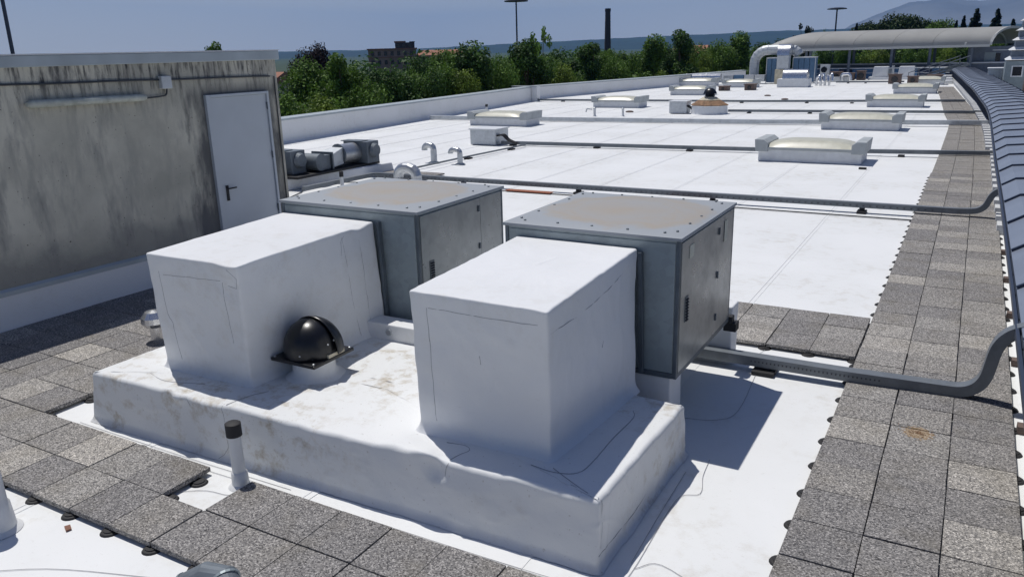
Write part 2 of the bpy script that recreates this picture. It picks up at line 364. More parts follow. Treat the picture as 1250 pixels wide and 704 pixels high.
# ------------------------------------------------------------------ ground, far land
g = MB().add([(-6500, -1400, GZ), (4100, -1400, GZ), (4100, 9200, GZ), (-6500, 9200, GZ)], [(0, 1, 2, 3)]).build('ground', 'ground_green'); tag(g, kind='structure')
def ridge(name, mat, pts, depth, zb, step=40, amp=3, back=.5, seed=0):
    """pts: ridge crest points (x,y,z) from left to right; slopes toward the viewer"""
    C = []
    for a, b in zip(pts, pts[1:]):
        a = Vector(a); b = Vector(b); n = max(1, int((b - a).length / step))
        C += [a.lerp(b, i / n) for i in range(n)]
    C.append(Vector(pts[-1])); grid = []
    for p in C:
        d = Vector((p.x, p.y + 5, 0)).normalized(); row = []
        for j in range(-4, 13):
            t = j / 12
            q_ = p - d * depth * t
            h = (p.z - zb) * (1 - abs(t) ** 1.3 if t > 0 else 1 + t * back)
            h += amp * noise.noise(Vector((q_.x, q_.y, seed)) / (step * 3)) + amp * .5 * noise.noise(Vector((q_.x, q_.y, seed)) / (step * .7))
            row.append((q_.x, q_.y, zb + max(-3, h)))
        grid.append(row)
    o = MB().grid(grid).build(name, mat, smooth=True); tag(o, kind='structure'); return o
ridge('hills', 'hill_green', [(-6300, -900, 34), (-5600, 1200, 30), (-4800, 2200, 30), (-3955, 3052, 28), (-3549, 3515, 29), (-2977, 4010, 24), (-2442, 4357, 40), (-2048, 4555, 50), (-1691, 4700, 58), (-1246, 4837, 66), (-1027, 4888, 69), (-728, 4941, 68), (-604, 4958, 70), (0, 5000, 66), (1000, 4950, 60), (2500, 4500, 60)], 900, GZ, 45, 5)
ridge('mountains', 'mountain_rock', [(-2268, 7670, 28), (-1267, 7904, 61), (-1099, 7925, 101), (-908, 7949, 194), (-721, 7968, 268), (-535, 7983, 314), (-289, 7995, 321), (-44, 8001, 288), (237, 7997, 348), (1000, 7937, 455), (2535, 7670, 401)], 2300, GZ, 60, 26, seed=4)

# ------------------------------------------------------------------ roof deck and membrane sheets
def clip(poly, a, b, c):       # keep a*x+b*y<=c
    o = []
    for i in range(len(poly)):
        p, q_ = poly[i], poly[(i + 1) % len(poly)]; dp = a * p[0] + b * p[1] - c; dq = a * q_[0] + b * q_[1] - c
        if dp <= 0: o.append(p)
        if dp * dq < 0: t = dp / (dp - dq); o.append((p[0] + (q_[0] - p[0]) * t, p[1] + (q_[1] - p[1]) * t))
    return o
def leftx(y): return -22.6 - .08 * y if y < 46 else -27.8 + (y - 46) * .2355
REDGE = 15.0
deck = MB().prism([(leftx(-9), -9), (REDGE, -9), (REDGE, 81), (leftx(81), 81), (leftx(46.01), 46.01), (leftx(45.99), 45.99)], -1.2, M0 - .012).build('roof_deck', 'membrane'); tag(deck, kind='structure')
shell = MB().prism([(leftx(-9) + .3, -8.7), (REDGE - .3, -8.7), (REDGE - .3, 80.7), (leftx(81) + .3, 80.7), (leftx(46.01) + .3, 46), (leftx(45.99) + .3, 45.9)], GZ, -1.21).build('building_walls', 'stone_wall'); tag(shell, 'plain walls of the flat roofed building under the white roof', 'building')
xe = 1.6; k = 0
bounds = [-1.62 - 2 * i for i in range(14)]
edges = [REDGE, 7, 3.0, .4] + bounds
for i in range(len(edges) - 1):
    x1, x0 = edges[i], edges[i + 1]
    for (y0, y1) in ((-9, 5.2), (5.2, 17.6), (17.6, 31), (31, 46), (46, 62), (62, 81)):
        p = [(x0, y0), (x1 + .06, y0), (x1 + .06, y1), (x0, y1)]
        if y0 < 46: p = clip(p, -1, -.08, 22.6)      # x >= -22.6-.08y
        else: p = clip(p, -1, .2355, 27.8 + 46 * .2355)
        if len(p) < 3: continue
        zz = lambda x_: M0 - .006 + .005 * (x_ - x0) / (x1 - x0)
        o = MB().hexa([(a, b, M0 - .0115) for a, b in p], [(a, b, zz(a) + (.0006 if i % 2 else 0)) for a, b in p]).build('membrane_sheet', 'membrane', deck)
        k += 1
# lap dirt lines
sm = MB(); sm2 = MB()
for xb in bounds:
    y0 = 4.2 if xb > -2 else -3; y1 = 45 if xb > -22 else 40
    pth = [(xb + .012 * noise.noise(Vector((xb, j * .7, 0))), y0 + j * (y1 - y0) / 40, M0 + .0005) for j in range(41)]
    (sm if xb == bounds[0] else sm2).tube(pth, .0035, 4)
sm.build('seam_line', 'seam_soft', deck)['kind'] = 'stuff'; sm2.build('seam_line', 'seam_faint', deck)['kind'] = 'stuff'

# parapets
def parapet(a, b, h, label, t=.45, lip=.05):
    th = thing('parapet_wall', (*a, M0), label, 'parapet', 'white parapets along the left edge of the roof')
    A, B = Vector((*a, 0)), Vector((*b, 0)); d = (B - A).normalized(); n = Vector((-d.y, d.x, 0))
    if n.x > 0: n = -n
    L_ = (B - A).length; prof = [(.12, M0), (.03, M0 + .08), (0, M0 + .2), (0, h - .04), (-.0, h), (t, h + .02), (t, M0 - .8)]
    rows = []
    ns = int(L_ / 1.0)
    for i in range(ns + 1):
        p = A + d * L_ * i / ns; wob = .012 * noise.noise(Vector((i * .6, h, 0)))
        rows.append([tuple(p + n * (-o_ if j < 3 else o_) + Vector((0, 0, z_)) + n * wob) for j, (o_, z_) in enumerate(prof)])
    MB().grid(rows).build('upstand', 'drape', th)
    c = [(-.05, h + .022), (-.05, h - .06), (-.04, h - .06), (-.04, h + .0), (t, h + .021), (t + .04, h - .06), (t + .05, h - .06), (t + .05, h + .05)]
    rows = [[tuple(A + d * L_ * s_ + n * o_ + Vector((0, 0, z_))) for o_, z_ in c + c[:1]] for s_ in (0, 1)]
    MB().grid(rows).build('coping', 'coping_paint', th)
    return th
parapet((-22.65, 2), (-26.35, 45.4), .93, 'long near white parapet running from the stained wall to the step')
parapet((-27.75, 46), (-19.9, 79.6), .85, 'far white parapet beyond the step, ending at the silver ducts')
th = thing('parapet_wall', (-26.5, 45.7, M0), 'short white return wall joining the near and far parapets', 'parapet', 'white parapets along the left edge of the roof')
MB().box(-27.9, -25.9, 45.45, 45.9, M0 - .8, .95).build('upstand', 'drape', th); MB().box(-27.95, -25.88, 45.42, 45.95, .953, 1.0).build('coping', 'coping_paint', th)

# ------------------------------------------------------------------ draped membrane volumes
class Drape:
    def __init__(s, B, T, r=.05, flare=.10, fh=.12, amp=.012, seed=0, freq=1.6, lumps=(), rt=.035, sag=.0):
        s.B = [Vector(p) for p in B]; s.T = [Vector(p) for p in T]; s.__dict__.update(r=r, flare=flare, fh=fh, amp=amp, seed=seed, freq=freq, lumps=lumps, rt=rt, sag=sag)
        s.H = s.T[0].z - s.B[0].z
    def quad(s, u, v, t):
        w_ = [(1 - u) * (1 - v) / 4, (1 + u) * (1 - v) / 4, (1 + u) * (1 + v) / 4, (1 - u) * (1 + v) / 4]
        b = sum((p * k_ for p, k_ in zip(s.B, w_)), Vector()); tt = sum((p * k_ for p, k_ in zip(s.T, w_)), Vector())
        return b.lerp(tt, t)
    def nz(s, p, k_=1):
        rg = abs(noise.noise(Vector((p.x * 1.7 + p.z * .8, p.y * 1.7 - p.z * .6, p.z * .9 + s.seed))))
        rg2 = abs(noise.noise(Vector((p.x * 3.1 - p.z * 1.4, p.y * 3.1 + p.z * 1.1, p.z * 1.5 + s.seed * 2))))
        return s.amp * k_ * (noise.noise(p * s.freq + Vector((s.seed, 0, 0))) + .45 * noise.noise(p * s.freq * 3.1 + Vector((0, s.seed, 0))) + .55 * max(0, 1 - rg / .10) ** 1.5 + .35 * max(0, 1 - rg2 / .08))
    def disp(s, p, n):
        q_ = p + n * s.nz(p)
        for c, rad, dv in s.lumps:
            d = (p - Vector(c)).length / rad
            if d < 1: q_ += Vector(dv) * (1 - d * d) ** 2
        return q_
    def side(s, u, v, n, z, off=0):
        """point of a side wall at height fraction z (0..1)"""
        t = z; p = s.quad(u, v, t); e = 0
        h = z * s.H
        if h < s.fh: e = s.flare * (1 - h / s.fh) ** 2.2
        top = s.H - h
        if top < s.rt: e -= s.rt - math.sqrt(max(0, s.rt ** 2 - (s.rt - top) ** 2))
        return s.disp(p + n * e, n) + n * off
    def ring(s, m_=16, q_=4):
        P = []
        L = (s.B[1] - s.B[0]).length; W = (s.B[3] - s.B[0]).length; ru = 2 * s.r / L; rv = 2 * s.r / W
        cs = [(-1, -1), (1, -1), (1, 1), (-1, 1)]
        for i in range(4):
            a, b = cs[i], cs[(i + 1) % 4]
            n0 = [(0, -1), (1, 0), (0, 1), (-1, 0)][i]; n1 = [(1, 0), (0, 1), (-1, 0), (0, -1)][i]
            ca = (a[0] * (1 - ru), a[1] * (1 - rv)); cb = (b[0] * (1 - ru), b[1] * (1 - rv))
            for j in range(m_ + 1):
                t = j / m_; P.append((ca[0] + (cb[0] - ca[0]) * t + n0[0] * ru, ca[1] + (cb[1] - ca[1]) * t + n0[1] * rv, Vector((n0[0], n0[1], 0))))
            for j in range(1, q_):
                th_ = j / q_ * math.pi / 2; nn = Vector((n0[0] * math.cos(th_) + n1[0] * math.sin(th_), n0[1] * math.cos(th_) + n1[1] * math.sin(th_), 0))
                P.append((cb[0] + nn.x * ru, cb[1] + nn.y * rv, nn))
        return P
    def build(s, name, mat, parent, seg=22):
        R_ = s.ring(seg); hs = [0, .015, .035, .06, .09, s.fh] + [s.fh + (s.H - s.rt - s.fh) * i / 30 for i in range(1, 31)] + [s.H - s.rt * (1 - math.sin(a)) for a in (.3, .6, .9, 1.2)]
        hs = sorted(set(h for h in hs if h <= s.H)); rows = []
        for h in hs: rows.append([s.side(u, v, n, h / s.H) for u, v, n in R_])
        base_e = s.rt - math.sqrt(max(0, s.rt ** 2 - (s.rt - (s.H - hs[-1])) ** 2))
        for c in (1, .98, .95, .91, .86, .8, .72, .64, .56, .48, .4, .32, .24, .16, .08):
            rr = []
            for u, v, n in R_:
                p = s.quad(u * c, v * c, 1) - n * s.rt * c
                dz = s.nz(p, 1) * (1 - c ** 4) - s.sag * (1 - c * c)
                p = p + Vector((0, 0, dz))
                for cc, rad, dv in s.lumps:
                    d = (p - Vector(cc)).length / rad
                    if d < 1: p += Vector(dv) * (1 - d * d) ** 2
                rr.append(p)
            rows.append(rr)
        n = len(R_); mb = MB(); mb.add([p for r in rows for p in r], [(i * n + k_, i * n + (k_ + 1) % n, (i + 1) * n + (k_ + 1) % n, (i + 1) * n + k_) for i in range(len(rows) - 1) for k_ in range(n)] + [tuple((len(rows) - 1) * n + k_ for k_ in range(n))])
        o = mb.build(name, mat, parent)
        for p in o.data.polygons: p.use_smooth = True
        return o
    def seam(s, mb, face, pts, r=.0028):
        n, fn = {'f': (Vector((0, -1, 0)), lambda a: (2 * a - 1, -1)), 'r': (Vector((1, 0, 0)), lambda a: (1, 2 * a - 1))}[face]
        L = []
        for (a0, b0), (a1, b1) in zip(pts, pts[1:]):
            for j in range(8):
                t = j / 8; a = a0 + (a1 - a0) * t; b = b0 + (b1 - b0) * t
                L.append(s.side(*fn(a), n, b))
        L.append(s.side(*fn(pts[-1][0]), n, pts[-1][1]))
        mb.tube([p + Vector((.006 * noise.noise(p * 9), 0, .006 * noise.noise(p * 9 + Vector((5, 5, 5))))) for p in L], r * .8, 5)
# plinth
pl = Drape([(-6.61, -.80, M0), (-1.07, -.70, M0), (-1.06, 1.22, M0), (-6.60, 1.42, M0)], [(-6.5, -.80, .48), (-1.07, -.675, .48), (-1.03, 1.06, .48), (-6.45, 1.40, .48)], r=.02, flare=.035, fh=.07, amp=.013, seed=3, freq=1.9, rt=.04,
           lumps=[((-5.35, -.78, .47), .17, (0, -.01, .035)), ((-5.25, -.8, .45), .10, (0, -.05, .0)), ((-2.55, -.72, .47), .2, (0, -.02, .05)), ((-2.42, -.74, .40), .14, (0, .05, .0)), ((-2.8, -.60, .48), .22, (0, .02, .025)), ((-4.9, -.76, .48), .3, (0, 0, -.02)), ((-3.6, -.76, .5), .3, (0, 0, -.015)), ((-1.7, -.7, .5), .25, (0, 0, .012))])
pth = thing('equipment_plinth', (-3.8, .3, M0), 'long low plinth wrapped in white membrane under the two white ducts', 'plinth')
pl.build('membrane_cover', 'drape_dirty', pth, 110)
mb = MB()
pl.seam(mb, 'f', [(.335, 1), (.340, .8), (.345, .5), (.350, .25), (.34, .1), (.33, .02)])
pl.seam(mb, 'f', [(.775, 1), (.772, .9), (.770, .78)])
pl.seam(mb, 'f', [(.25, .98), (.262, .85)])
pl.seam(mb, 'r', [(.03, .96), (.035, .6), (.02, .3)])
pl.seam(mb, 'r', [(.0, .22), (.25, .18), (.5, .2)])
zt = .48
def topseam(pts, z=.4815, r=.003): mb.tube([(a, b, z) for a, b in smoothpath([(a, b, 0) for a, b in pts], 5) and [(v.x, v.y) for v in smoothpath([(a, b, 0) for a, b in pts], 5)]], r, 5)
topseam([(-2.30, -.66), (-2.28, -.56), (-2.25, -.47), (-2.32, -.42), (-2.48, -.44)])
topseam([(-1.72, -.45), (-1.52, -.47), (-1.36, -.40), (-1.33, -.2), (-1.34, .2), (-1.33, .62), (-1.38, .75)])
topseam([(-1.55, -.42), (-1.30, -.56), (-1.18, -.62)])
topseam([(-4.64, -.74), (-4.6, -.5), (-4.52, -.35)])
topseam([(-5.95, -.55), (-5.6, -.62), (-5.2, -.5)])
mb.build('seam', 'seam', pth)['kind'] = 'stuff'
# left duct
def duct(name, B, T, label, seed, seams, lumps=(), drain=None):
    t = thing(name, ((B[0][0] + B[1][0]) / 2, B[0][1], B[0][2]), label, 'air duct', 'white membrane wrapped ducts on the plinth')
    d = Drape(B, T, r=.02, flare=.05, fh=.12, amp=.012, seed=seed, freq=1.9, lumps=lumps, rt=.018, sag=.006)
    d.build('membrane_cover', 'drape', t, 48)
    mb = MB()
    for f_, p in seams: d.seam(mb, f_, p, .0026)
    mb.build('seam', 'seam', t)['kind'] = 'stuff'
    return t
BZ = .475
d1 = duct('wrapped_duct', [(-5.93, -.34, BZ), (-4.76, -.33, BZ), (-4.60, 1.50, BZ), (-5.95, 1.50, BZ)], [(-5.82, -.47, 1.69), (-4.61, -.455, 1.69), (-4.70, 1.53, 1.69), (-6.05, 1.56, 1.69)],
     'left white membrane wrapped duct, beside the black dome vent', 11,
     [('f', [(.12, .86), (.13, .5), (.17, .42), (.2, .1)]), ('f', [(.17, .84), (.5, .85), (.80, .86)]), ('f', [(.82, .85), (.84, .5), (.86, .35)]),
      ('f', [(.9, .97), (.985, .90), (.97, .82), (.88, .83)]), ('r', [(.72, .95), (.74, .6), (.76, .3), (.78, .05)]), ('r', [(.86, .9), (.87, .5), (.88, .1)]), ('r', [(.70, .80), (.71, .92), (.74, .96)])],
     lumps=[((-4.7, -.45, 1.68), .2, (0, -.01, -.01)), ((-4.66, 1.3, 1.67), .2, (0, 0, -.03))])
d2 = duct('wrapped_duct', [(-2.80, -.34, BZ), (-1.62, -.32, BZ), (-1.52, 1.16, BZ), (-2.9, 1.40, BZ)], [(-2.72, -.49, 1.72), (-1.54, -.495, 1.72), (-1.63, 1.42, 1.72), (-2.86, 1.44, 1.72)],
     'right white membrane wrapped duct, nearest the camera', 23,
     [('f', [(.13, .9), (.13, .5), (.14, .1)]), ('f', [(.14, .9), (.5, .895), (.93, .90)]), ('f', [(.515, .64), (.52, .58)]), ('r', [(.02, .85), (.3, .83), (.6, .86), (.8, .9)]), ('r', [(.55, .50), (.58, .56)])],
     lumps=[((-1.55, -.49, 1.71), .12, (0, 0, -.008))])

# floor flashings and seams round the plinth
fl = MB()
def fs(pts, r=.0022, z=M0 + .004, k=5): fl.tube([(v.x, v.y, z) for v in smoothpath([(a, b, 0) for a, b in pts], k)], r, 5)
fs([(-6.7, -.98), (-5.5, -.99), (-4.3, -.97), (-3.55, -.94), (-2.6, -.93), (-1.8, -.92), (-1.2, -.9), (-.92, -.86), (-.86, -.6), (-.88, .1), (-.87, .5), (-.74, .62), (-.80, .9), (-.83, 1.2)])
fs([(-6.68, -.90), (-5.9, -.905), (-4.9, -.90), (-3.8, -.88)])
fs([(-.86, -.55), (-.7, -.42), (-.25, -.62), (.0, -.72)])
fs([(-.90, -.5), (-.93, .2), (-.95, .9)])
fs([(-1.3, 1.9), (-1.0, 2.0), (-.86, 2.3), (-.93, 3.4)])
fs([(-1.0, 4.1), (-1.05, 3.9), (-1.15, 3.72)])
fs([(-4.95, -1.62), (-4.5, -1.25), (-4.2, -1.18), (-4.0, -1.02)])
fs([(-3.8, -2.2), (-4.6, -2.5), (-5.2, -2.9)])
fl.build('flashing_seam', 'seam', deck)['kind'] = 'stuff'

# ------------------------------------------------------------------ concrete pavers on pedestals
walk = thing('paver_walkway', (0, 0, 0), None, None, kind='structure')
pm = MB().box(-.2455, .2455, -.2455, .2455, -.042, 0).build('paver', 'paver', walk, bevel=.004)
first = [True]
placed = []
def paver(cx, cy):
    if first[0]: o = pm; first[0] = False
    else: o = pm.copy(); sc.collection.objects.link(o); o.parent = walk
    o.location = (cx + random.uniform(-.003, .003), cy + random.uniform(-.003, .003), random.uniform(-.004, .002))
    o.rotation_euler = (random.uniform(-.004, .004), random.uniform(-.004, .004), random.uniform(-.006, .006))
    placed.append((cx, cy)); return o
for j in range(-4, 38):
    for i in range(3): paver(.25 + .5 * i, .25 + .5 * j)
for j in range(3):
    for i in range(4): paver(-.26 - .5 * i, 4.4 + .5 * j)
fx = -4.12
for i in range(-6, 7): paver(fx + .25 + .5 * i, -1.75)
for i in range(-6, 7):
    if i == -1: continue
    paver(fx + .25 + .5 * i, -1.25)
for i in range(6):
    for j in range(15): paver(fx - 3.25 - .5 * i, -1.75 + .5 * j)
# far stretch of the walkway: joined
ft = MB()
def wx(y):
    pts = [(19, .03, 1.47), (24, .03, 1.46), (31, .0, 1.38), (34.2, -.05, 1.33), (39.3, -.43, .95), (44.9, -.74, .55), (53, -1.2, 0.0), (64, -1.88, -.75)]
    for a, b in zip(pts, pts[1:]):
        if a[0] <= y <= b[0]:
            t = (y - a[0]) / (b[0] - a[0]); return a[1] + (b[1] - a[1]) * t, a[2] + (b[2] - a[2]) * t
    return pts[-1][1:]
y = 19.0
while y < 64:
    a0, a1 = wx(y); b0, b1 = wx(y + .49)
    for i in range(3):
        u0, u1 = i / 3, (i + 1) / 3 - .008
        dz = random.uniform(-.004, .003)
        p = [(a0 + (a1 - a0) * u0, y), (a0 + (a1 - a0) * u1, y), (b0 + (b1 - b0) * u1, y + .485), (b0 + (b1 - b0) * u0, y + .485)]
        ft.prism(p, -.042, dz)
    y += .5
ft.build('far_pavers', 'paver', walk)['kind'] = 'stuff'
# pedestals
pd = MB().lathe((0, 0, 0), [(.078, M0 - .002), (.068, M0 + .012), (.05, M0 + .016), (.05, -.046)], 16).build('pedestal', 'black_rubber', walk)
pf = [True]
def pedestal(px, py):
    if pf[0]: o = pd; pf[0] = False
    else: o = pd.copy(); sc.collection.objects.link(o); o.parent = walk
    o.location = (px, py, 0)
for j in range(-3, 38): pedestal(.022, .5 * j)
for j in range(-3, 34): pedestal(1.485, .5 * j)
for i in range(5): pedestal(-.02 - .5 * i, 4.16)
for i in range(-5, 5): pedestal(fx + .5 * i, -1.985)
for p_ in ((-4.60, -1.16), (-4.60, -1.46), (-5.12, -1.0), (-5.62, -1.0), (-7.09, -.98), (-7.09, -.5), (-7.09, 0.02), (-7.09, .5)): pedestal(*p_)
# fine dark bed edge strips below the pavers
# rust stain moss on one paver
t = MB()
for k_ in range(70):
    a = random.uniform(0, 6.28); r_ = random.gauss(0, .05); t.lathe((.74 + math.cos(a) * r_ * 1.5, 2.42 + math.sin(a) * r_ * .9, .0008), [(random.uniform(.003, .009), -.001), (.002, .0015)], 6)
o = t.build('rust_spots', 'rusty', walk); o['kind'] = 'stuff'
ledge = thing('loose_pavers', (-13.6, 13.9, M0), 'patch of weathered pavers lying behind the left metal unit', 'pavers')
for i in range(4):
    for j in range(2):
        c = pm.copy(); sc.collection.objects.link(c); c.parent = ledge; c.location = (-.75 + .5 * i, -.25 + .5 * j, .07)
for i in range(3):
    c = pm.copy(); sc.collection.objects.link(c); c.parent = ledge; c.location = (.2 + .5 * i, -1.55, .07)

# ------------------------------------------------------------------ concrete building at left
WX = lambda y_: -10.2 + .03 * (y_ - .23)
W0, W1 = -9.0, 5.58
bl = thing('stair_house', (-12, -1, M0), 'stained concrete roof building with a grey door', 'building')
MB().prism([(WX(W0), W0), (WX(W1), W1), (-14.6, W1 + .1), (-14.6, W0)], M0, 3.42).build('wall', 'stained_concrete', bl)
MB().prism([(WX(W0) + .05, W0), (WX(W1) + .05, W1 + .06), (-14.7, W1 + .16), (-14.7, W0)], 3.38, 3.53).build('roof_coping', 'coping_paint', bl, bevel=.01)
MB().prism([(WX(W0) + .055, W0), (WX(W1) + .055, W1 + .065), (-14.71, W1 + .17), (-14.71, W0)], 3.532, 3.55).build('coping_cap', 'white_steel', bl)
# membrane upstand
rows = []
for i in range(41):
    y_ = W0 + (W1 - W0) * i / 40; x_ = WX(y_)
    rows.append([(x_ + .10, y_, M0 + .002), (x_ + .05, y_, M0 + .05), (x_ + .035 + .01 * noise.noise(Vector((0, y_, 0))), y_, M0 + .2), (x_ + .03, y_, .50 + .012 * noise.noise(Vector((3, y_ * .8, 0)))), (x_ + .002, y_, .515)])
MB().grid(rows).build('membrane_upstand', 'drape', bl, smooth=True)
rows = [[(WX(y_) + .032, y_, .44), (WX(y_) + .045, y_, .445), (WX(y_) + .045, y_, .50), (WX(y_) + .004, y_, .535)] for y_ in (W0, W1)]
MB().grid(rows).build('flashing_strip', 'coping_paint', bl)
# door
dx = lambda y_, o_: (WX(y_) + o_)
DY0, DY1, DZ0, DZ1 = 4.0, 5.28, .40, 2.84
dr = MB().hexa([(dx(DY0, .03), DY0 + .06, DZ0), (dx(DY1, .03), DY1 - .03, DZ0), (dx(DY1, -.02), DY1 - .03, DZ0), (dx(DY0, -.02), DY0 + .06, DZ0)], [(dx(DY0, .03), DY0 + .06, DZ1 - .03), (dx(DY1, .03), DY1 - .03, DZ1 - .03), (dx(DY1, -.02), DY1 - .03, DZ1 - .03), (dx(DY0, -.02), DY0 + .06, DZ1 - .03)]).build('door', 'door_paint', bl, bevel=.005)
fm = MB()
for (a, b, c, d) in ((DY0 - .02, DY0 + .055, DZ0, DZ1 + .02), (DY1 - .025, DY1 + .02, DZ0, DZ1 + .02), (DY0 + .056, DY1 - .026, DZ1 - .026, DZ1 + .018)):
    fm.hexa([(dx(a, .06), a, c), (dx(b, .06), b, c), (dx(b, -.01), b, c), (dx(a, -.01), a, c)], [(dx(a, .06), a, d), (dx(b, .06), b, d), (dx(b, -.01), b, d), (dx(a, -.01), a, d)])
fm.build('door_frame', 'door_paint', bl, bevel=.004)
h = MB(); hy = 4.19; hx = dx(hy, .03)
h.box(hx, hx + .015, hy - .025, hy + .025, 1.10, 1.36); h.tube([(hx + .01, hy, 1.31), (hx + .06, hy, 1.31), (hx + .065, hy + .02, 1.31), (hx + .065, hy + .15, 1.31)], .013, 8)
h.tube([(hx, hy, 1.16), (hx + .022, hy, 1.16)], .017, 8)
h.build('handle', 'black_rubber', dr)
for z_ in (.75, 1.7, 2.55):
    MB().tube([(dx(5.26, .05), 5.25, z_), (dx(5.26, .05), 5.25, z_ + .12)], .012, 6).build('hinge', 'frame_dark', dr)
# conduit, junction box, tube lamp on the wall
MB().tube([(WX(y_) + .025, y_, 3.17 - .0145 * (y_ - .88) + .004 * math.sin(y_ * 3)) for y_ in [W0 + .3 * i for i in range(49)] if y_ < 5.58], .016, 6).build('conduit', 'dark_pvc', bl)
MB().tube(fillet([(WX(3.3) + .04, 3.3, 3.0), (WX(3.3) + .04, 3.28, 2.90), (WX(3.1) + .04, 3.1, 2.885), (WX(2.9) + .04, 2.9, 2.88)], .06), .013, 6).build('lamp_lead', 'dark_pvc', bl)
MB().box(WX(3.3), WX(3.3) + .09, 3.19, 3.37, 3.0, 3.19).build('junction_box', 'zinc_pale', bl, bevel=.01)
MB().tube([(WX(1.13) + .07, 1.13, 2.905), (WX(1.13) + .07, 1.18, 2.905), (WX(2.85) + .07, 2.85, 2.895), (WX(2.9) + .07, 2.9, 2.895)], [.03, .055, .055, .03], 10).build('tube_lamp', 'lamp_cover', bl, smooth=True)
MB().tube([(WX(5.5) + .02, 5.50, 3.1), (WX(5.5) + .02, 5.50, .5)], .012, 6).build('downlead', 'dark_pvc', bl)

# ------------------------------------------------------------------ the two metal air handling units
def unit(x0, x1, y0, y1, z0, z1, label, lid_label=None):
    t = thing('air_handling_unit', ((x0 + x1) / 2, (y0 + y1) / 2, z0), label, 'ventilation unit', 'grey metal units behind the white ducts')
    p = .038
    MB().box(x0 + .012, x1 - .012, y0 + .012, y1 - .012, z0 + .004, z1 - .039).build('casing', 'unit_panel', t)
    # posts
    for (cx, cy) in ((x0, y0), (x1 - p, y0), (x0, y1 - p), (x1 - p, y1 - p)):
        MB().box(cx, cx + p, cy, cy + p, z0, z1 - .041).build('corner_post', 'frame_dark', t, bevel=.006)
    r_ = MB(); r_.box(x0 + p, x1 - p, y0 + .002, y0 + .04, z0, z0 + .05).box(x1 - .04, x1 - .002, y0 + p, y1 - p, z0, z0 + .05).box(x0 + .002, x0 + .04, y0 + p, y1 - p, z0, z0 + .05)
    r_.build('base_rail', 'frame_dark', t, bevel=.004)
    # side panels (right side) and front panel
    ys = y0 + (y1 - y0) * .70
    MB().box(x1 - .02, x1 + .004, y0 + p + .006, ys - .004, z0 + .055, z1 - .062).build('side_panel', 'unit_side', t, bevel=.003)
    MB().box(x1 - .02, x1 + .001, ys + .004, y1 - p - .006, z0 + .055, z1 - .062).build('side_panel', 'unit_side', t, bevel=.003)
    MB().box(x0 + p + .006, x1 - p - .006, y0 + .003, y0 + .02, z0 + .055, z1 - .062).build('front_panel', 'unit_panel', t, bevel=.003)
    # lid: folded sheet with dished top
    lid = MB(); e = .018
    lid.box(x0 - e, x1 + e, y0 - e, y1 + e, z1 - .038, z1 - .006)
    o = lid.build('lid', 'unit_lid', t, bevel=.006)
    rows = []
    for i in range(21):
        rr = []
        for j in range(21):
            u, v = i / 20 * 2 - 1, j / 20 * 2 - 1
            rr.append(((x0 + x1) / 2 + u * ((x1 - x0) / 2 + e - .002), (y0 + y1) / 2 + v * ((y1 - y0) / 2 + e - .002), z1 + .004 + .02 * max(0, 1 - (u * u + v * v)) - .012 * (max(abs(u), abs(v)) > .99)))
        rows.append(rr)
    MB().grid(rows).build('lid_skin', 'unit_lid', o, smooth=True)
    b0 = None
    for s_ in range(4):
        for k_ in range(5):
            a = (k_ + .5) / 5
            px, py = [(x0 + (x1 - x0) * a, y0 + .09), (x0 + (x1 - x0) * a, y1 - .09), (x0 + .09, y0 + (y1 - y0) * a), (x1 - .09, y0 + (y1 - y0) * a)][s_]
            if b0 is None: b0 = MB().lathe((px, py, z1), [(.013, -.003), (.013, .014), (.006, .018)], 8).build('bolt', 'frame_dark', t); b0p = (px, py)
            else:
                c = b0.copy(); sc.collection.objects.link(c); c.parent = t; c.location = (px - b0p[0], py - b0p[1], 0)
    # louvre on the side panel near the front
    ly = y0 + .17; lv = MB()
    lv.box(x1 + .004, x1 + .009, ly, ly + .085, z0 + .50, z0 + .74)
    lo = lv.build('louvre', 'frame_dark', t)
    sl_ = MB()
    for k_ in range(8): sl_.hexa([(x1 + .009, ly + .008, z0 + .515 + k_ * .028), (x1 + .02, ly + .008, z0 + .509 + k_ * .028), (x1 + .02, ly + .077, z0 + .509 + k_ * .028), (x1 + .009, ly + .077, z0 + .515 + k_ * .028)], [(x1 + .009, ly + .008, z0 + .523 + k_ * .028), (x1 + .022, ly + .008, z0 + .512 + k_ * .028), (x1 + .022, ly + .077, z0 + .512 + k_ * .028), (x1 + .009, ly + .077, z0 + .523 + k_ * .028)])
    sl_.build('slats', 'black_rubber', lo)['kind'] = 'stuff'
    # latches, screws along the post
    for z_ in (z0 + .2, z0 + .65, z0 + 1.1):
        MB().box(x1 + .004, x1 + .018, ys - .055, ys - .03, z_, z_ + .07).build('latch', 'frame_dark', t, bevel=.003)
    return t
u1 = unit(-6.08, -4.13, 1.56, 3.34, .52, 1.84, 'left grey metal unit with its lid, beside the stained building')
u2 = unit(-3.00, -1.24, 1.45, 3.24, .52, 1.85, 'right grey metal unit with a brown stained lid, joined to the nearer duct')
t = u2
MB().box(-1.235, -1.232, 1.70, 1.83, 1.60, 1.72).build('label_plate', 'pale_label', t)
MB().box(-1.235, -1.2335, 2.86, 2.96, 1.5, 1.72).build('label_plate', 'pale_label', t)
# corner gaskets where duct meets unit
for (t_, x_, y_) in ((u1, -4.60, 1.50), (u2, -1.56, 1.38)):
    MB().rect([(x_, y_ + .03, .55), (x_ - .012, y_ + .03, 1.1), (x_ - .035, y_ + .035, 1.69)], .05, .035).build('joint_strip', 'frame_dark', t_)
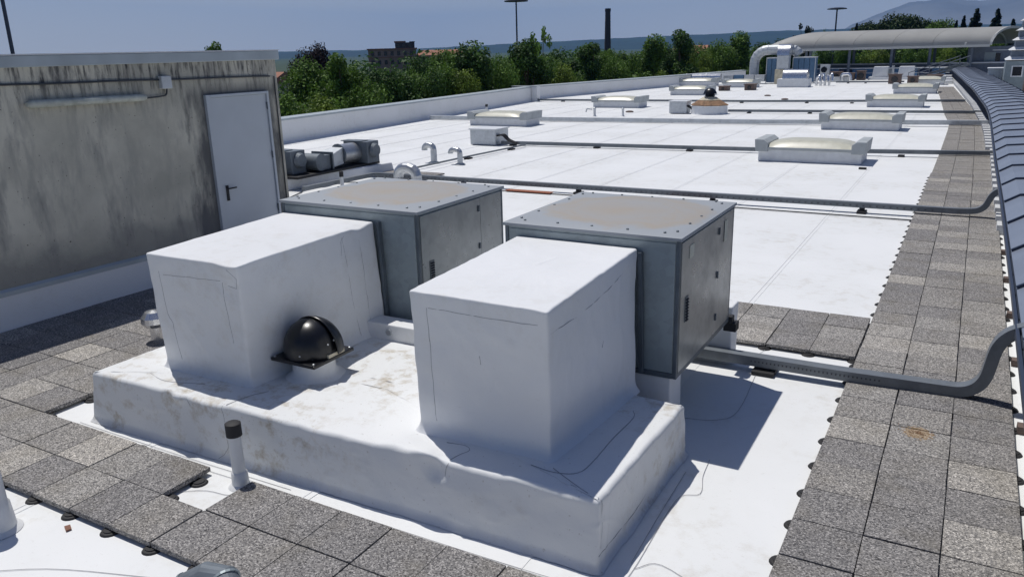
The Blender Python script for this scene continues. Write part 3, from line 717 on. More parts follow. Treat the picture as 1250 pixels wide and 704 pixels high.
# membrane covered curbs carrying the units
def curb(x0, x1, y0, y1, z1, label, hole=False):
    t = thing('unit_curb', ((x0 + x1) / 2, y0, M0), label, 'curb', 'white curbs under the metal units')
    d = Drape([(x0, y0, M0), (x1, y0, M0), (x1, y1, M0), (x0, y1, M0)], [(x0, y0, z1), (x1, y0, z1), (x1, y1, z1), (x0, y1, z1)], r=.02, flare=.05, fh=.08, amp=.006, seed=x0, rt=.02)
    d.build('membrane_cover', 'drape', t, 12)
    return t
curb(-2.95, -1.30, 1.48, 1.80, .515, 'white curb under the front edge of the right metal unit')
curb(-2.95, -1.9, 2.85, 3.2, .515, 'white curb hidden under the right metal unit')
curb(-2.95, -1.27, 3.52, 3.80, .60, 'white curb close behind the back edge of the right metal unit')
c = curb(-5.60, -4.16, 1.46, 1.86, .515, 'white curb with a round drain outlet under the left metal unit')
curb(-5.90, -4.2, 2.95, 3.30, .515, 'white curb under the back edge of the left metal unit')
o = thing('curb_block', (-4.5, 1.30, .48), 'small white block with a round outlet between the two ducts', 'curb block')
MB().box(-4.64, -3.95, 1.22, 1.462, .47, .66).build('block', 'drape', o, bevel=.012)
MB().tube([(-4.34, 1.225, .575), (-4.34, 1.205, .575)], .038, 14).build('outlet_ring', 'skylight_frame', o)
MB().tube([(-4.34, 1.21, .575), (-4.34, 1.2035, .575)], .026, 12).build('outlet', 'seam', o)
t = MB().box(-1.30, -1.16, 3.26, 3.40, .40, .50).box(-1.27, -1.20, 3.242, 3.34, .501, .58).build('foot_bracket', 'black_rubber', u2, bevel=.008)

# ------------------------------------------------------------------ black dome vent
vt = thing('dome_vent', (-4.44, .18, .48), 'black plastic dome vent on a white collar, beside the left duct', 'roof vent')
MB().lathe((-4.42, .16, .47), [(.30, 0), (.235, .03), (.205, .07), (.20, .20)], 32).build('collar', 'drape', vt, smooth=True)
MB().box(-4.71, -4.16, -.11, .45, .665, .70).build('base_plate', 'black_plastic', vt, bevel=.008)
cx, cy = -4.44, .17
dm = MB().lathe((cx, cy, .735), [(.262, -.035), (.265, 0), (.262, .06), (.248, .125), (.22, .185), (.175, .24), (.11, .282), (.05, .302), (.01, .306)], 40).build('dome', 'black_plastic', vt, smooth=True)
# raised crescent shell at the back right side
rows = []
for i in range(25):
    a = math.pi * (i / 24)                    # over the top
    rr = []
    for j in range(13):
        b_ = math.radians(4 + 78 * j / 12)
        R1 = .290
        # half shell whose axis leans along +x-ish direction
        ax = math.cos(b_)
        p = Vector((math.sin(b_) * R1, math.cos(a) * ax * R1, max(0, math.sin(a)) * ax * R1 * 1.14))
        rot = Matrix.Rotation(math.radians(92), 3, 'Z'); p = rot @ p
        rr.append((cx + .02 + p.x, cy + .0 + p.y, .725 + p.z))
    rows.append(rr)
MB().grid(rows).build('hood_shell', 'black_plastic', vt, smooth=True)
rot = Matrix.Rotation(math.radians(92), 3, 'Z')
MB().tube([(cx + .02 + (rot @ Vector((.02, math.cos(a) * .288, 0))).x, cy + (rot @ Vector((.02, math.cos(a) * .288, 0))).y, .725 + math.sin(a) * .328) for a in [math.pi * i / 24 for i in range(25)]], .009, 8).build('hood_rim', 'black_plastic', vt, smooth=True)
for (a, z_) in ((-1.25, .02), (-.2, .10), (.1, .12)):
    MB().lathe((cx + math.cos(a) * (.262 if z_ < .05 else .268), cy + math.sin(a) * (.262 if z_ < .05 else .268), .735 + z_), [(.009, -.005), (.009, .005), (.004, .009)], 8).build('screw', 'galvanised', vt)
for (a, b_) in ((-4.68, -.08), (-4.19, -.08), (-4.19, .42), (-4.68, .42)):
    MB().lathe((a, b_, .70), [(.012, 0), (.012, .008), (.005, .012)], 8).build('screw', 'galvanised', vt)
MB().box(-4.185, -4.165, .10, .32, .702, .735).build('inner_gasket', 'cream', vt)

# ------------------------------------------------------------------ small vents and pipes near the camera
v = thing('vent_pipe', (-4.24, -1.02, M0), 'white vent pipe with a black cap standing at the plinth front', 'vent pipe')
MB().lathe((-4.24, -1.02, M0), [(.105, 0), (.09, .015), (.072, .03), (.068, .13), (.055, .145), (.052, .48)], 24).build('pipe', 'white_pvc', v, smooth=True)
MB().lathe((-4.24, -1.02, .40), [(.058, 0), (.066, .004), (.066, .115), (.05, .125)], 24).build('cap', 'black_rubber', v, smooth=True)
v = thing('vent_pipe', (-5.42, -2.38, M0), 'thick white vent pipe cut off by the left picture edge', 'vent pipe')
MB().lathe((-5.44, -2.38, M0), [(.17, 0), (.13, .03), (.115, .22), (.10, .24), (.095, .55)], 24).build('pipe', 'white_pvc', v, smooth=True)
MB().lathe((-5.44, -2.38, .55), [(.097, 0), (.105, .01), (.10, .05), (.05, .08)], 24).build('cap', 'white_pvc', v, smooth=True)
e = thing('duct_elbow', (-2.95, -2.35, M0), 'shiny grey duct elbow poking up at the bottom edge of the picture', 'duct elbow')
pts = [(-3.22, -2.62, M0), (-3.2, -2.56, .12), (-3.12, -2.44, .26), (-3.0, -2.36, .33), (-2.86, -2.34, .34), (-2.74, -2.40, .28), (-2.66, -2.50, .16), (-2.64, -2.56, .0)]
MB().tube(pts, .088, 20).build('elbow', 'dull_duct', e, smooth=False)
for k_ in (2, 4, 5):
    a, b_ = Vector(pts[k_]), Vector(pts[k_ + 1]); d = (b_ - a).normalized() * .008
    MB().tube([a - d, a + d], .093, 20).build('joint_bead', 'unit_panel', e)
c = MB().hexa([(-5.0, -2.12, M0 + .001), (-4.93, -2.15, M0 + .001), (-4.92, -2.11, M0 + .001), (-4.985, -2.08, M0 + .001)], [(-5.0, -2.12, M0 + .015), (-4.93, -2.15, M0 + .015), (-4.92, -2.11, M0 + .012), (-4.985, -2.08, M0 + .012)]).build('brick_chip', 'brick_red'); tag(c, 'small reddish chip lying on the membrane near the pavers', 'debris')
x_ = thing('round_vent_head', (-7.9, .95, M0), 'small shiny round vent head beside the left duct corner', 'vent cap')
MB().lathe((-7.9, .95, M0), [(.07, 0), (.07, .25)], 16).build('stem', 'shiny_duct', x_)
MB().lathe((-7.9, .95, .20), [(.12, 0), (.16, .05), (.155, .12), (.10, .19), (.02, .21)], 18).build('head', 'shiny_duct', x_)

# goosenecks
def goose(x_, y_, h, r, reach, dirx, label, base=True):
    t = thing('gooseneck_vent', (x_, y_, M0), label, 'gooseneck vent', 'shiny gooseneck vents behind the left unit')
    MB().tube([(x_, y_, M0), (x_, y_, h * .55)], r * 1.05, 16).build('stem', 'zinc_pale', t, smooth=True)
    p = [(x_, y_, h * .5)] + [(x_ + dirx * reach / 2 * (1 - math.cos(a)), y_, h * .62 + (h * .38 - r) * 1.0 * math.sin(a)) for a in [math.pi * k_ / 7 for k_ in range(8)]] + [(x_ + dirx * reach, y_, h * .55)]
    MB().tube(p, r, 14).build('neck', 'galvanised', t, smooth=False)
    MB().lathe((x_, y_, M0), [(r * 2.0, .004), (r * 2.0, .02), (r * 1.3, .05)], 16).build('flashing', 'skylight_frame', t)
    return t
goose(-14.48, 16.54, .62, .10, -.36, 1, 'left of the two small goosenecks on the open roof')
goose(-13.44, 16.52, .50, .085, -.36, 1, 'right of the two small goosenecks on the open roof')
goose(-10.9, 10.7, .86, .13, .55, -1, 'large gooseneck rising just behind the left unit lid')
for (x_, y_, h_, r_, cap, lab) in ((-13.96, 11.42, .42, .05, True, 'small white vent pipe with black cap before the fan curb'), (-16.85, 34.9, .42, .07, False, 'left white stub pipe in front of the second skylight'), (-15.35, 35.2, .38, .06, False, 'right white stub pipe in front of the second skylight'), (-24.4, 36.2, .42, .07, True, 'white stub pipe close to the long parapet')):
    t = thing('stub_pipe', (x_, y_, M0), lab, 'vent pipe')
    MB().lathe((x_, y_, M0), [(r_ * 1.6, 0), (r_, .05), (r_, h_)], 14).build('pipe', 'white_pvc', t, smooth=True)
    MB().lathe((x_, y_, M0 + h_), [(r_ * 1.15, -.10 if cap else -.03), (r_ * 1.15, .03), (r_ * .8, .05)], 14).build('cap', 'black_rubber' if cap else 'galvanised', t)
t = thing('stub_pipe', (-16.45, 34.9, M0), 'thin bent pipe beside the left white stub pipe', 'vent pipe')
MB().tube(fillet([(-16.95, 34.8, .30), (-17.25, 34.8, .33), (-17.3, 34.8, .15)], .1), .04, 8).build('bend', 'galvanised', t)

# ------------------------------------------------------------------ conduits across the roof
def conduit(name, path, w_, h_, mat, label, sup, cat='conduit', bend=.0, extra=None):
    t = thing(name, tuple(path[0]), label, cat, 'long conduits crossing the roof')
    P = fillet(path, bend, 8) if bend else path
    MB().rect(P, w_, h_).build('channel', mat, t, bevel=0)
    if extra: MB().tube([(p[0], p[1] - extra, M0 + .02) for p in smoothpath(path if not bend else path[:3], 4)], .014, 6).build('cable', 'dark_pvc', t)
    s0 = None
    for (sx, sy) in sup:
        zc = path[0][2] - h_ / 2
        if s0 is None:
            s0 = MB().box(sx - .09, sx + .09, sy - .14, sy + .14, M0, M0 + .05).box(sx - .05, sx + .05, sy - .06, sy + .06, M0 + .05, zc).build('support', 'black_rubber', t, bevel=0); p0 = (sx, sy)
        else:
            c_ = s0.copy(); sc.collection.objects.link(c_); c_.parent = t; c_.location = (sx - p0[0], sy - p0[1], 0)
    return t
t = conduit('cable_duct', [(-14.2, 10.2, .1), (-14.05, 12.95, .1), (.85, 13.1, .1), (1.22, 13.1, .14), (1.36, 13.1, .55), (1.75, 13.1, .62)], .13, .11, 'tray_steel', 'nearest long grey cable duct crossing behind both metal units', [(-11, 12.95), (-7.6, 13.02), (-4.2, 13.05), (-1.0, 13.07)], bend=.22, extra=.55)
mb = MB()
for k_ in range(108): mb.box(-13.6 + k_ * .13, -13.6 + k_ * .13 + .035, 12.88 + (k_ * .13) * .0106 - .0145, 12.885 + k_ * .13 * .0106 - .0145 + .001, .082, .100)
o = mb.build('slots', 'slot_dark', t); o['kind'] = 'stuff'
MB().box(-9.5, -8.2, 12.6, 12.8, M0 + .02, M0 + .045).build('strap', 'orange_strap', t); MB().box(-5.3, -4.1, 12.7, 12.85, M0 + .02, M0 + .045).build('strap', 'orange_strap', t)
conduit('cable_duct', [(-14.9, 21.7, .03), (-5.0, 22.3, .05), (1.6, 23.0, .1)], .14, .12, 'tray_steel', 'dark cable duct running from the square grey box to the nearest skylight', [(-14.4, 21.7), (-11, 21.9), (-7.6, 22.1), (-1.0, 22.7)])
conduit('thin_pipe', [(-14.1, 14.5, M0 + .08), (-14.0, 17.5, M0 + .08), (-13.75, 21.5, M0 + .08)], .05, .05, 'tray_steel', 'thin cable pipe from the goosenecks to the square grey box', [(-13.95, 17.8), (-13.8, 20.5)])
conduit('flat_pipe', [(-24.8, 31.0, .05), (-7.8, 32.3, .05), (1.42, 33.1, .12)], .22, .18, 'zinc_pale', 'pale grey duct crossing the roof behind the second row of skylights', [])
conduit('cable_duct', [(-26.0, 45.6, .05), (-11, 45.9, .05), (.3, 47.2, .08)], .14, .12, 'tray_steel', 'dark cable duct ending near the parapet step', [(-24, 45.7), (-21, 45.7), (-15.2, 45.8), (-11.8, 45.9), (-8, 46.2), (-5.5, 46.4)])
conduit('cable_duct', [(-10.6, 38.3, .05), (1.3, 39.1, .08)], .15, .12, 'tray_steel', 'dark cable duct starting at the rusty hipped cowl', [(-9.5, 38.3), (-6.5, 38.6), (-3.6, 38.8)])
conduit('cable_duct', [(-10.0, 71.2, .05), (-4.6, 71.0, .08)], .15, .12, 'tray_steel', 'farthest cable duct in front of the condensers', [(-9, 71.1), (-7.6, 71.1)])
# the heavy foreground duct that bends up onto the glazed roof
bt = thing('cable_duct', (-1.6, 3.45, .05), 'thick grey cable duct crossing the pavers and bending up to the glass roof', 'conduit', 'long conduits crossing the roof')
path = fillet([(-2.2, 3.42, .06), (-.05, 3.43, .055), (1.22, 3.50, .055), (1.32, 3.50, .74), (1.95, 3.50, .84)], .26, 10)
MB().rect(path, .14, .11).build('channel', 'tray_steel', bt, smooth=False)
mb = MB()
for k_ in range(52): mb.box(-1.0 + k_ * .042, -.986 + k_ * .042, 3.352 + max(0, (k_ * .042 - .95)) * .077, 3.3575 + max(0, k_ * .042 - .95) * .077, .052, .070)
mb.build('slots', 'slot_dark', bt)['kind'] = 'stuff'
MB().box(-.97, -.73, 3.28, 3.56, M0, M0 + .045).box(-.90, -.80, 3.36, 3.50, M0 + .045, .0).build('support', 'black_rubber', bt, bevel=.006)

# ------------------------------------------------------------------ skylights
def skylight(cx, y0, wd, dp, label, sc_=1.0, proto=[None]):
    if proto[0] is not None:
        o = copy_thing(proto[0], (cx, y0, M0), label); o.scale = (wd / 3.12, dp / 1.5, sc_); return o
    t = thing('skylight', (cx, y0, M0), label, 'skylight', 'long low skylights on the white roof')
    x0, x1, y1 = cx - 1.56, cx + 1.56, y0 + 1.5
    MB().box(x0 + .07, x1 - .07, y0 + .05, y1 - .05, M0, .30).build('curb', 'skylight_curb', t, bevel=.02)
    MB().box(x0, x1, y0, y1, .302, .375).build('frame', 'skylight_frame', t, bevel=.01)
    for s_ in (-1, 1):
        a = [(cx + s_ * 1.57, .24), (cx + s_ * 1.60, .60), (cx + s_ * 1.34, .60), (cx + s_ * 1.20, .50), (cx + s_ * 1.20, .24)]
        MB().prismy(a if s_ < 0 else a[::-1], y0 - .03, y1 + .03).build('end_cheek', 'skylight_frame', t, bevel=.008)
    rows = []
    for i in range(25):
        u = i / 24 * 2 - 1; rr = []
        for j in range(11):
            v_ = j / 10 * 2 - 1; hgt = .215 * (1 - abs(v_) ** 5) * (1 - abs(u) ** 4 * .55)
            rr.append((cx + u * 1.20, (y0 + y1) / 2 + v_ * .74, .376 + hgt))
        rows.append(rr)
    MB().grid(rows).build('dome', 'skylight_dome', t, smooth=True)
    MB().box(x1 - .35, x1 - .15, y0 - .32, y0 - .22, M0 + .001, M0 + .03).build('drain_cover', 'black_rubber', t) if False else None
    proto[0] = t; return t
skylight(-3.38, 20.3, 3.12, 1.5, 'nearest skylight in the right hand row, large with a cream dome')
for (cx_, y_, w_, lab) in ((-3.2, 30.6, 3.1, 'second skylight in the right hand row, just beyond the pale duct'), (-3.0, 43.5, 2.9, 'third skylight in the right hand row'), (-2.85, 56.2, 2.75, 'fourth skylight in the right hand row, near the pavers'), (-2.8, 68.0, 2.6, 'farthest skylight in the right hand row, by the brown boxes'),
                     (-19.2, 28.6, 3.3, 'skylight nearest the long parapet, behind the square grey box'), (-18.1, 40.8, 3.1, 'second skylight in the left hand row, behind two stub pipes'), (-17.5, 53.4, 3.05, 'third skylight in the left hand row, left of the rusty cowl'), (-21.2, 67.2, 3.4, 'far skylight beside the parapet end, below the chrome duct'), (-16.7, 64.4, 2.9, 'far skylight in front of the silver arched duct')):
    skylight(cx_, y_, w_, 1.5, lab)
t = thing('roof_outlet', (-1.9, 19.6, M0), 'small black roof outlet beside the nearest skylight', 'roof outlet')
MB().box(-1.85, -1.65, 19.5, 19.62, M0, M0 + .05).build('cover', 'black_rubber', t)
for (x_, y_, lab) in ((-16.0, 37.8, 'tiny dark roof drain right of the stub pipes'), (-9.9, 49.3, 'tiny dark roof drain beyond the rusty cowl'), (-11.8, 53, 'tiny dark roof drain near the far duct')):
    t = thing('roof_outlet', (x_, y_, M0), lab, 'roof outlet'); MB().lathe((x_, y_, M0), [(.22, 0), (.22, .06), (.1, .09)], 12).build('cover', 'brown_metal', t)

# rusty hipped cowl with black dome
t = thing('hipped_cowl', (-11.4, 37.5, M0), 'white round curb with a rusty hipped cap and black dome fan', 'roof vent')
MB().lathe((-11.42, 37.6, M0), [(.98, 0), (.96, .05), (.93, .42), (.96, .44)], 28, 1, .8).build('curb', 'white_steel', t)
MB().lathe((-11.42, 37.6, .372), [(1.0, 0), (1.0, .04), (.35, .40), (.22, .44)], 8, 1, .8).build('cap', 'rusty', t)
MB().lathe((-11.42, 37.6, .38), [(.6, .27), (.35, .42), (.2, .46)], 8, 1, .8).build('cap_top', 'cream', t)
MB().lathe((-11.42, 37.6, .78), [(.22, 0), (.20, .12)], 16).build('neck', 'black_rubber', t)
MB().lathe((-11.42, 37.6, .86), [(.36, .10), (.34, .16), (.27, .30), (.15, .38), (.02, .41)], 22).build('dome', 'black_plastic', t, smooth=True)
MB().lathe((-11.42, 37.6, .78), [(.16, .02), (.27, .08), (.24, .16), (.1, .18)], 18).build('fan_bowl', 'black_plastic', t)
def gbox(x0, x1, y0, y1, h, label, mat='zinc_pale', bel=True):
    t = thing('metal_cabinet', ((x0 + x1) / 2, y0, M0), label, 'cabinet')
    MB().box(x0, x1, y0, y1, M0 + .02, h).build('body', mat, t, bevel=.02)
    MB().box(x0 - .04, x1 + .04, y0 - .04, y1 + .04, h + .002, h + .045).build('lid', 'white_steel' if mat == 'zinc_pale' else mat, t, bevel=.008)
    MB().box(x0 - .012 + .03, x1 - .03, y0 - .01, y0 - .001, .06, h - .08).build('front_panel', mat, t, bevel=.003)
    return t
t = gbox(-16.15, -15.0, 21.4, 22.4, .52, 'square grey metal cabinet with black cables at its side')
for k_ in range(3):
    MB().tube(smoothpath([(-15.0, 21.5 + k_ * .12, .30), (-14.75, 21.5 + k_ * .1, .33), (-14.55, 21.55 + k_ * .08, .15), (-14.2, 21.6 + k_ * .05, .03)], 5), .035, 6).build('cable', 'black_rubber', t)
t = gbox(-13.5, -12.55, 37.2, 38.0, .56, 'dull grey cabinet beside the rusty hipped cowl')
MB().tube(smoothpath([(-12.55, 37.4, .35), (-12.3, 37.4, .2), (-12.2, 37.4, .0)], 5), .07, 6).build('cable', 'black_rubber', t)

# ------------------------------------------------------------------ fan machinery on its curb behind the building
fc = thing('fan_curb', (-15.1, 12, M0), 'long membrane covered curb carrying the grey fans', 'curb')
MB().hexa([(-16.6, 8.2, M0), (-15.5, 8.2, M0), (-14.45, 14.4, M0), (-15.9, 14.5, M0)], [(-16.55, 8.2, .24), (-15.55, 8.2, .24), (-14.5, 14.35, .24), (-15.85, 14.45, .24)]).build('curb', 'drape', fc, bevel=.03)
def fan(y0, x0, label):
    t = thing('roof_fan', (x0, y0, .24), label, 'fan unit', 'grey fans with round ducts on the curb')
    MB().box(x0 - .10, x0 + .78, y0 - 2.9, y0 + .6, .242, .31).build('skid', 'black_rubber', t, bevel=.01)
    MB().box(x0, x0 + .9, y0 - .1, y0 + .45, .32, .95).build('fan_box', 'dull_duct', t, bevel=.015)
    MB().box(x0 - .06, x0 + .7, y0 - .14, y0 + .2, .951, .975).build('fan_lid', 'dull_duct', t)
    MB().tube([(x0 + .92, y0 + .2, .68), (x0 + 1.02, y0 + .2, .68)], [.22, .17], 18).build('motor_housing', 'dull_duct', t)
    MB().tube([(x0 + .40, y0 - .1, .64), (x0 + .38, y0 - .75, .64)], .29, 20).build('round_duct', 'galvanised', t, smooth=True)
    MB().tube([(x0 + .38, y0 - .76, .64), (x0 + .375, y0 - .80, .64)], .315, 20).build('clamp_ring', 'frame_dark', t)
    MB().hexa([(x0 + .15, y0 - .82, .40), (x0 + .6, y0 - .82, .40), (x0 + .6, y0 - .82, .86), (x0 + .15, y0 - .82, .86)], [(x0 - .0, y0 - 1.35, .36), (x0 + .66, y0 - 1.35, .36), (x0 + .66, y0 - 1.35, .72), (x0 - .0, y0 - 1.35, .72)]).build('transition', 'zinc_pale', t)
    MB().box(x0 - .06, x0 + .72, y0 - 1.42, y0 - 1.37, .32, .80).build('flange', 'frame_dark', t)
    MB().tube([(x0 + .0, y0 - 1.9, .57), (x0 + .70, y0 - 1.85, .57)], .24, 20).build('drum', 'dull_duct', t, smooth=True)
    MB().box(x0 + .0, x0 + .66, y0 - 1.9, y0 - 1.43, .33, .74).build('drum_box', 'dull_duct', t, bevel=.02)
    return t
fan(13.5, -15.55, 'right fan unit on the curb, with the taller square box')
fan(10.9, -16.05, 'left fan unit on the curb, half hidden by the stained building')

# ------------------------------------------------------------------ glazed low vault at the right
def ve(y_):        # left edge of the vault
    pts = [(-8, 1.56), (6, 1.55), (13, 1.52), (19, 1.47), (30, 1.43), (34, 1.38), (38, 1.28), (44, 1.0), (52, .65), (60, .15), (70, -.45), (80, -1.1), (92, -1.9)]
    pts = [(-5.09 + (a + 5.09) * .883, .836 + (b - .836) * .883) for a, b in pts]
    for a, b in zip(pts, pts[1:]):
        if a[0] <= y_ <= b[0]: t_ = (y_ - a[0]) / (b[0] - a[0]); return a[1] + (b[1] - a[1]) * t_
    return pts[-1][1]
vg = thing('glazed_vault', (1.6, 20, M0), 'long low faceted glass roof curving along the right edge of the roof', 'glass roof')
prof = [(0, .80), (.21, .93), (1.02, 1.0), (1.82, .93), (2.03, .80)]
step = 1.82; ys = []
yy = 10.29 - step * 8
while yy < 79: ys.append(yy); yy += step
for a, b in zip(ys, ys[1:]):
    for k_ in range(4):
        if k_ == 3 : pass
        (o0, z0), (o1, z1) = prof[k_], prof[k_ + 1]
        dz = random.uniform(-.002, .002)
        b1 = [(ve(a) + o0, a + .01, z0), (ve(a) + o1, a + .01, z1), (ve(b) + o1, b - .01, z1), (ve(b) + o0, b - .01, z0)]
        MB().hexa([(p[0], p[1], p[2] - .02) for p in b1], [(p[0], p[1], p[2] + dz) for p in b1]).build('glass_panel', 'glass_roof', vg)
for a in ys:
    MB().rect([(ve(a) + o_, a, z_ + .018) for o_, z_ in prof], .045, .035).build('rib', 'rib_dark', vg)
for sgn in (0, 1):
    off = -.02 if sgn == 0 else 2.03
    MB().grid([[(ve(y_) + off, y_, .79), (ve(y_) + off - .03, y_, .795), (ve(y_) + off - .03, y_, .73), (ve(y_) + off + .03, y_, .73)] for y_ in ys]).build('eave_rail', 'white_steel' if sgn else 'mast_steel', vg)
# base wall: posts and dark glass behind
MB().grid([[(ve(y_) + .24, y_, .10), (ve(y_) + .07, y_, .79)] for y_ in ys]).build('side_glass', 'rib_dark', vg)
MB().grid([[(ve(y_) + 1.9, y_, M0), (ve(y_) + 1.9, y_, .79)] for y_ in ys]).build('side_wall', 'teal_wall', vg)
MB().grid([[(ve(y_) + .14, y_, M0), (ve(y_) + .16, y_, .09), (ve(y_) + .26, y_, .10)] for y_ in ys]).build('base_kerb', 'white_steel', vg)
for a in ys:
    for dy in (0, step / 2):
        yv = a + dy
        if yv > 78: continue
        MB().hexa([(ve(yv) + .18, yv - .025, .105), (ve(yv) + .23, yv - .025, .105), (ve(yv) + .23, yv + .025, .105), (ve(yv) + .18, yv + .025, .105)], [(ve(yv) - .01, yv - .025, .73), (ve(yv) + .06, yv - .025, .73), (ve(yv) + .06, yv + .025, .73), (ve(yv) - .01, yv + .025, .73)]).build('side_post', 'mast_steel', vg)
        if dy and yv < 12: continue
        MB().box(ve(yv) + (.06 if yv < 12 else .02 if yv < 24 else -.1), ve(yv) + .135, yv - (.06 if yv < 12 else .22), yv + (.06 if yv < 12 else .22), M0, .0 if yv < 12 else .1).build('bracket', 'white_steel' if yv > 12 else 'brown_metal', vg)

# ------------------------------------------------------------------ far roof equipment
def condenser(x_, y_, label, h=1.1, w_=1.35):
    t = thing('roof_cabinet', (x_, y_, M0), label, 'cabinet')
    MB().box(x_ - .3, x_ + w_ + .35, y_ - .2, y_ + 1.1, M0, .16).build('base', 'white_steel', t, bevel=.02)
    MB().hexa([(x_, y_, .161), (x_ + w_, y_, .161), (x_ + w_, y_ + .9, .161), (x_, y_ + .9, .161)], [(x_ + .1, y_ + .1, h), (x_ + w_, y_, h), (x_ + w_, y_ + .9, h), (x_ + .1, y_ + .8, h)]).build('body', 'white_steel', t, bevel=.05)
    return t
condenser(-7.9, 78.2, 'left white rounded cabinet at the far roof edge'); condenser(-5.75, 78.3, 'right white rounded cabinet at the far roof edge')
t = thing('pipe_stack', (-6.3, 78, M0), 'grey post between the two white cabinets', 'post'); MB().tube([(-6.15, 78, M0), (-6.15, 78, 1.2)], .12, 8).build('post', 'galvanised', t); MB().box(-6.5, -6.25, 77.9, 78.2, .4, .9).build('box', 'dull_duct', t)
def brown(x_, y_, w_, h_, label, z0=M0):
    t = thing('brown_fan', (x_, y_, z0), label, 'fan unit', 'small brown fan boxes on the far roof')
    MB().box(x_, x_ + w_, y_, y_ + .9, z0, z0 + h_).build('box', 'brown_metal', t, bevel=.03)
    MB().box(x_ - .06, x_ + w_ + .06, y_ - .06, y_ + .96, z0 + h_ + .002, z0 + h_ + .06).build('lid', 'brown_metal', t)
    MB().tube([(x_ + w_ / 2, y_ - .01, z0 + h_ * .5), (x_ + w_ / 2, y_ - .05, z0 + h_ * .5)], h_ * .35, 14).build('grille', 'dark_window', t)
brown(-5.75, 70.0, .95, .72, 'brown fan box in front of the white cabinets')
brown(-4.1, 66.8, .75, .5, 'brown fan box between the last two skylights', .1)
brown(-3.1, 74.5, 1.2, .5, 'low brown fan box beyond the last skylight')
brown(-11.3, 76.5, 1.0, .75, 'left brown fan box behind the white barrel unit')
brown(-10.2, 76.8, .9, .62, 'middle brown fan box behind the white barrel unit')
brown(-9.1, 77.2, .7, .8, 'right brown fan box behind the white barrel unit')
brown(-15.2, 60.2, .75, .42, 'brown fan box left of the white barrel unit')
brown(-17.0, 59.3, .7, .3, 'small dark fan box left of the white barrel unit')
t = thing('ac_condenser', (-12.2, 77.5, M0), 'air conditioning outdoor unit with a round black fan, under the canopy column', 'air conditioner')
MB().box(-12.4, -11.55, 77.4, 77.8, .35, 1.35).build('case', 'zinc_pale', t, bevel=.02); MB().tube([(-12.05, 77.39, .9), (-12.05, 77.36, .9)], .27, 18).build('fan_grille', 'dark_window', t)
MB().box(-12.3, -12.2, 77.4, 77.8, M0, .348).box(-11.75, -11.65, 77.4, 77.8, M0, .348).build('stand', 'frame_dark', t)
# white barrel topped unit
t = thing('barrel_unit', (-12.3, 64.8, M0), 'white unit with a shiny half barrel top in front of the blue louvred boxes', 'ventilation unit')
MB().box(-13.6, -11.15, 64.4, 66.0, M0, .60).build('curb', 'skylight_curb', t, bevel=.04)
MB().prismx([(64.6 + .62 - .62 * math.cos(a), .61 + .72 * math.sin(a)) for a in [math.pi * k_ / 12 for k_ in range(13)]], -13.25, -11.35).build('barrel_top', 'shiny_duct', t, smooth=True)
# chrome duct runs
def dtube(path, r_, name, label, mat='shiny_duct', rings=True, cat='duct', seg=14):
    t = thing(name, tuple(path[0]), label, cat)
    MB().tube(path, r_, seg).build('duct', mat, t, smooth=False)
    if rings:
        for a, b in list(zip(path, path[1:]))[::1]:
            a, b = Vector(a), Vector(b); d = (b - a).normalized() * .03
            MB().tube([a - d, a + d], (r_ if not isinstance(r_, list) else max(r_)) + .03, seg).build('joint_ring', 'galvanised', t)
    return t
dtube([(-22.8, 69.4, .55), (-21.0, 69.6, .55), (-19.7, 69.7, .55)], .36, 'chrome_duct', 'shiny horizontal duct lying beside the far parapet')
t = thing('duct_run', (-18.4, 70.4, M0), 'dull boxy duct run between the chrome duct and the silver arch', 'duct')
for k_ in range(4): MB().box(-19.6 + k_ * .93, -18.72 + k_ * .93, 70.2, 71.1, .15, .72).build('segment', 'galvanised' if k_ != 1 else 'blue_panel', t, bevel=.03)
# silver arch
ar = [(-17.3, 72.0, M0), (-17.3, 72.0, 1.7)] + [(-17.3 + 1.15 * (1 - math.cos(a)), 72.0, 1.7 + 1.15 * math.sin(a)) for a in [math.pi / 2 * k_ / 5 for k_ in range(1, 6)]] + [(-15.0, 72.1, 2.85), (-14.2, 72.2, 2.85)] + [(-14.2 + .8 * math.sin(a), 72.2, 2.05 + .8 * math.cos(a)) for a in [math.pi / 2 * k_ / 4 for k_ in range(1, 4)]]
dtube([(p[0], p[1], p[2]) for p in ar], .43, 'arched_duct', 'big silver segmented duct arching up and over beside the canopy', mat='zinc_pale')
t = thing('square_duct', (-14.6, 71, M0), 'upright square silver duct with a rounded elbow top', 'duct')
MB().box(-14.95, -13.95, 70.3, 71.2, 1.2, 2.35).build('riser', 'zinc_pale', t, bevel=.02)
MB().prismx([(70.25, 2.36)] + [(70.25 + .9 - .9 * math.cos(a), 2.36 + .95 * math.sin(a)) for a in [math.pi / 2 * k_ / 6 for k_ in range(1, 7)]] + [(72.3, 3.31), (72.3, 2.36)], -14.97, -13.93).build('elbow', 'shiny_duct', t, smooth=True)
MB().box(-15.05, -13.9, 70.2, 71.3, M0, 1.19).build('base_box', 'cream', t, bevel=.02)
